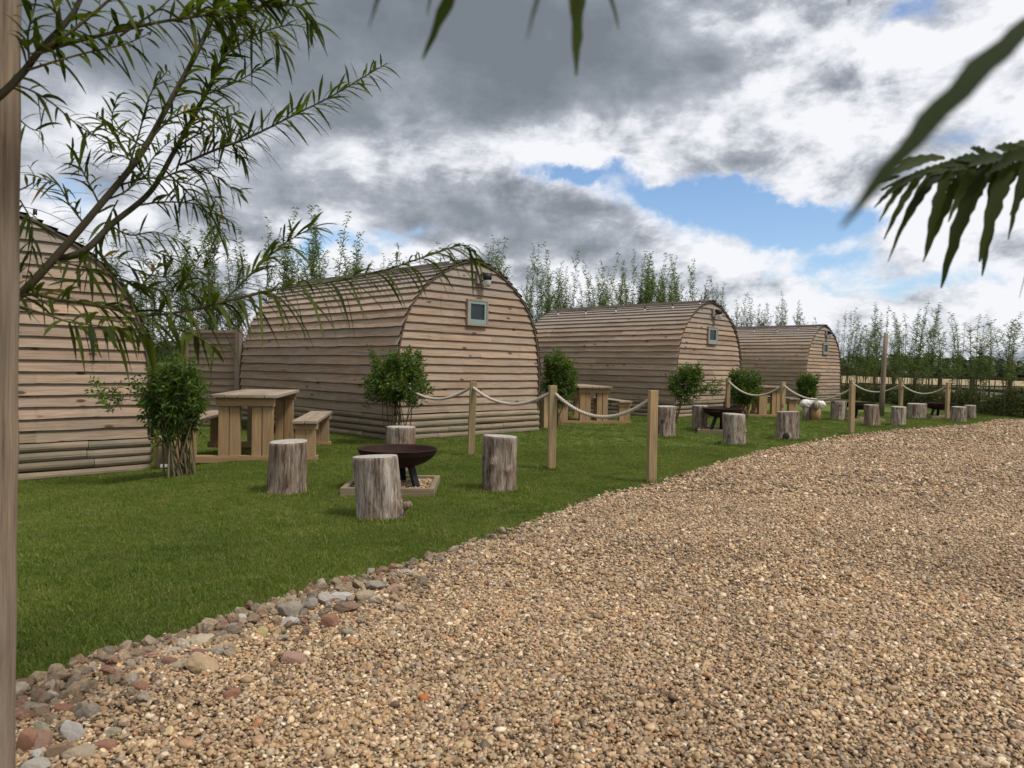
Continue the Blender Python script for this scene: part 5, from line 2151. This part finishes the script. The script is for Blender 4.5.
azw = wt.math('ADD', az, wt.math('MULTIPLY', wt.math('SUBTRACT', wx, 0.5), 0.20))
elw = wt.math('ADD', el, wt.math('MULTIPLY', wt.math('SUBTRACT', wy, 0.5), 0.13))


def mask(px, py, rx, ry, rot=0.0, amp=1.0):
    u, v = (px - 512) / F, (367.2 + (px - 512) * .01746 - py) / F
    a0 = math.atan(u)
    e0 = math.atan(v * math.cos(a0))
    da = wt.math('SUBTRACT', azw, a0)
    de = wt.math('SUBTRACT', elw, e0)
    c, s = math.cos(rot), math.sin(rot)
    p = wt.math('ADD', wt.math('MULTIPLY', da, c * F / rx), wt.math('MULTIPLY', de, s * F / rx))
    q = wt.math('ADD', wt.math('MULTIPLY', da, -s * F / ry), wt.math('MULTIPLY', de, c * F / ry))
    r2 = wt.math('ADD', wt.math('MULTIPLY', p, p), wt.math('MULTIPLY', q, q))
    e = wt.math('POWER', 2.718, wt.math('MULTIPLY', r2, -1.0))
    return wt.math('MULTIPLY', e, amp)


def msum(ms):
    r = ms[0]
    for m_ in ms[1:]:
        r = wt.math('ADD', r, m_)
    return r


dflat = wt.comb(dx, dy, wt.math('MULTIPLY', dz_, 1.75))
n1 = wt.noise(cp, 1.15, 10, 0.58, 0.25)
n2 = wt.noise(wt.vmath('ADD', cp, (3.7, 1.2, 0.4)), 2.6, 9, 0.6, 0.2)
n3 = wt.noise(dflat, 9, 10, 0.6, 0.25)
n4 = wt.noise(wt.vmath('ADD', dflat, (0.013, 0.0, 0.06)), 9, 10, 0.6, 0.25)
n5 = wt.noise(wt.vmath('ADD', dflat, (4.0, 2.0, 1.0)), 22, 8, 0.6, 0.3)
blue = msum([mask(700, 208, 130, 22, -0.1, -0.5), mask(555, 176, 70, 13, -0.1, -0.42), mask(800, 228, 110, 22, 0.05, -0.42), mask(820, 264, 80, 14, 0, -0.3), mask(900, 15, 70, 16, 0.3, -0.2),
             mask(1000, 130, 60, 14, 0.2, -0.2), mask(340, 238, 70, 22, 0.2, -0.32), mask(55, 200, 60, 20, 0, -0.25), mask(890, 292, 90, 14, 0, -0.28), mask(620, 120, 50, 10, .2, -0.12)])
dens = wt.math('ADD', wt.math('ADD', wt.math('MULTIPLY', n1, 0.35), wt.math('MULTIPLY', n3, 0.75)), 0.14)
dens = wt.math('ADD', dens, blue)
D = wt.mrange(dens, 0.31, 0.55, 0, 1, True)
dark = msum([mask(350, 45, 330, 105, 0.05, 0.95), mask(570, 55, 170, 62, -0.3, 0.6), mask(500, 228, 140, 26, -0.08, 0.8), mask(250, 205, 70, 40, 0, 0.4),
             mask(70, 60, 90, 40, 0, 0.4), mask(-250, 60, 260, 160, 0, 0.6), mask(880, 170, 130, 14, -.1, 0.25), mask(650, 262, 130, 12, 0, 0.25)])
lite = msum([mask(85, 128, 70, 40, 0, -0.6), mask(165, 140, 60, 45, 0, -0.5), mask(330, 205, 60, 26, 0.3, -0.55), mask(600, 192, 80, 18, -0.2, -0.7), mask(640, 150, 150, 20, -0.05, -0.5), mask(380, 255, 60, 25, 0, -0.5), mask(255, 130, 50, 26, 0, -0.3),
             mask(560, 140, 90, 16, 0.05, -0.35), mask(880, 90, 190, 80, -0.35, -0.22), mask(900, 280, 200, 50, 0, -0.3), mask(800, 78, 120, 38, -0.2, -0.25)])
# cloud undersides: denser above than below reads as a shaded base
relief = wt.math('MULTIPLY', wt.math('SUBTRACT', n4, n3), 3.2)
K = wt.math('ADD', wt.math('ADD', dark, lite), wt.math('MULTIPLY', wt.math('SUBTRACT', n2, 0.5), 0.5))
K = wt.math('ADD', K, wt.math('MULTIPLY', wt.math('SUBTRACT', n5, 0.5), 0.32))
calm = wt.mrange(dark, 0.2, 0.9, 1.0, 0.28, True)
K = wt.math('ADD', K, wt.math('MULTIPLY', relief, calm))
K = wt.mrange(K, -0.25, 1.15, 0, 1)
Kd = wt.math('MULTIPLY', K, wt.mrange(D, 0.2, 1.0, 0.45, 1.0))
cloud = wt.ramp(Kd, [(0.0, (0.95, 0.96, 1.0)), (0.2, (0.76, 0.785, 0.84)), (0.45, (0.45, 0.48, 0.54)), (0.75, (0.265, 0.298, 0.338)), (1.0, (0.2, 0.228, 0.264))])
cloud = wt.mix(1.0, cloud, (7.6, 7.6, 7.6), 'MULTIPLY')
skyc = wt.mix(1.0, sky.outputs[0], (1.0, 1.1, 1.22), 'MULTIPLY')
final = wt.mix(D, skyc, cloud)
wt.L.new(final, bg.inputs['Color'])

sun_d = bpy.data.lights.new('sun', 'SUN')
sun_d.energy = 2.7
sun_d.angle = R(13)
sun_d.color = (1.0, 0.94, 0.86)
sun = bpy.data.objects.new('sun', sun_d)
link(sun)
sd = Vector((math.sin(SUN_AZ) * math.cos(SUN_EL), math.cos(SUN_AZ) * math.cos(SUN_EL), math.sin(SUN_EL)))
sun.rotation_euler = sd.to_track_quat('Z', 'Y').to_euler()

# ------------------------------------------------------------------ render settings
scene.render.engine = 'CYCLES'
scene.render.resolution_x = 1024
scene.render.resolution_y = 768
scene.view_settings.view_transform = 'Standard'
scene.view_settings.look = 'None'
scene.view_settings.exposure = 0.36
scene.view_settings.gamma = 1.0
scene.cycles.max_bounces = 6
scene.cycles.diffuse_bounces = 3
scene.cycles.glossy_bounces = 3
scene.cycles.transmission_bounces = 4
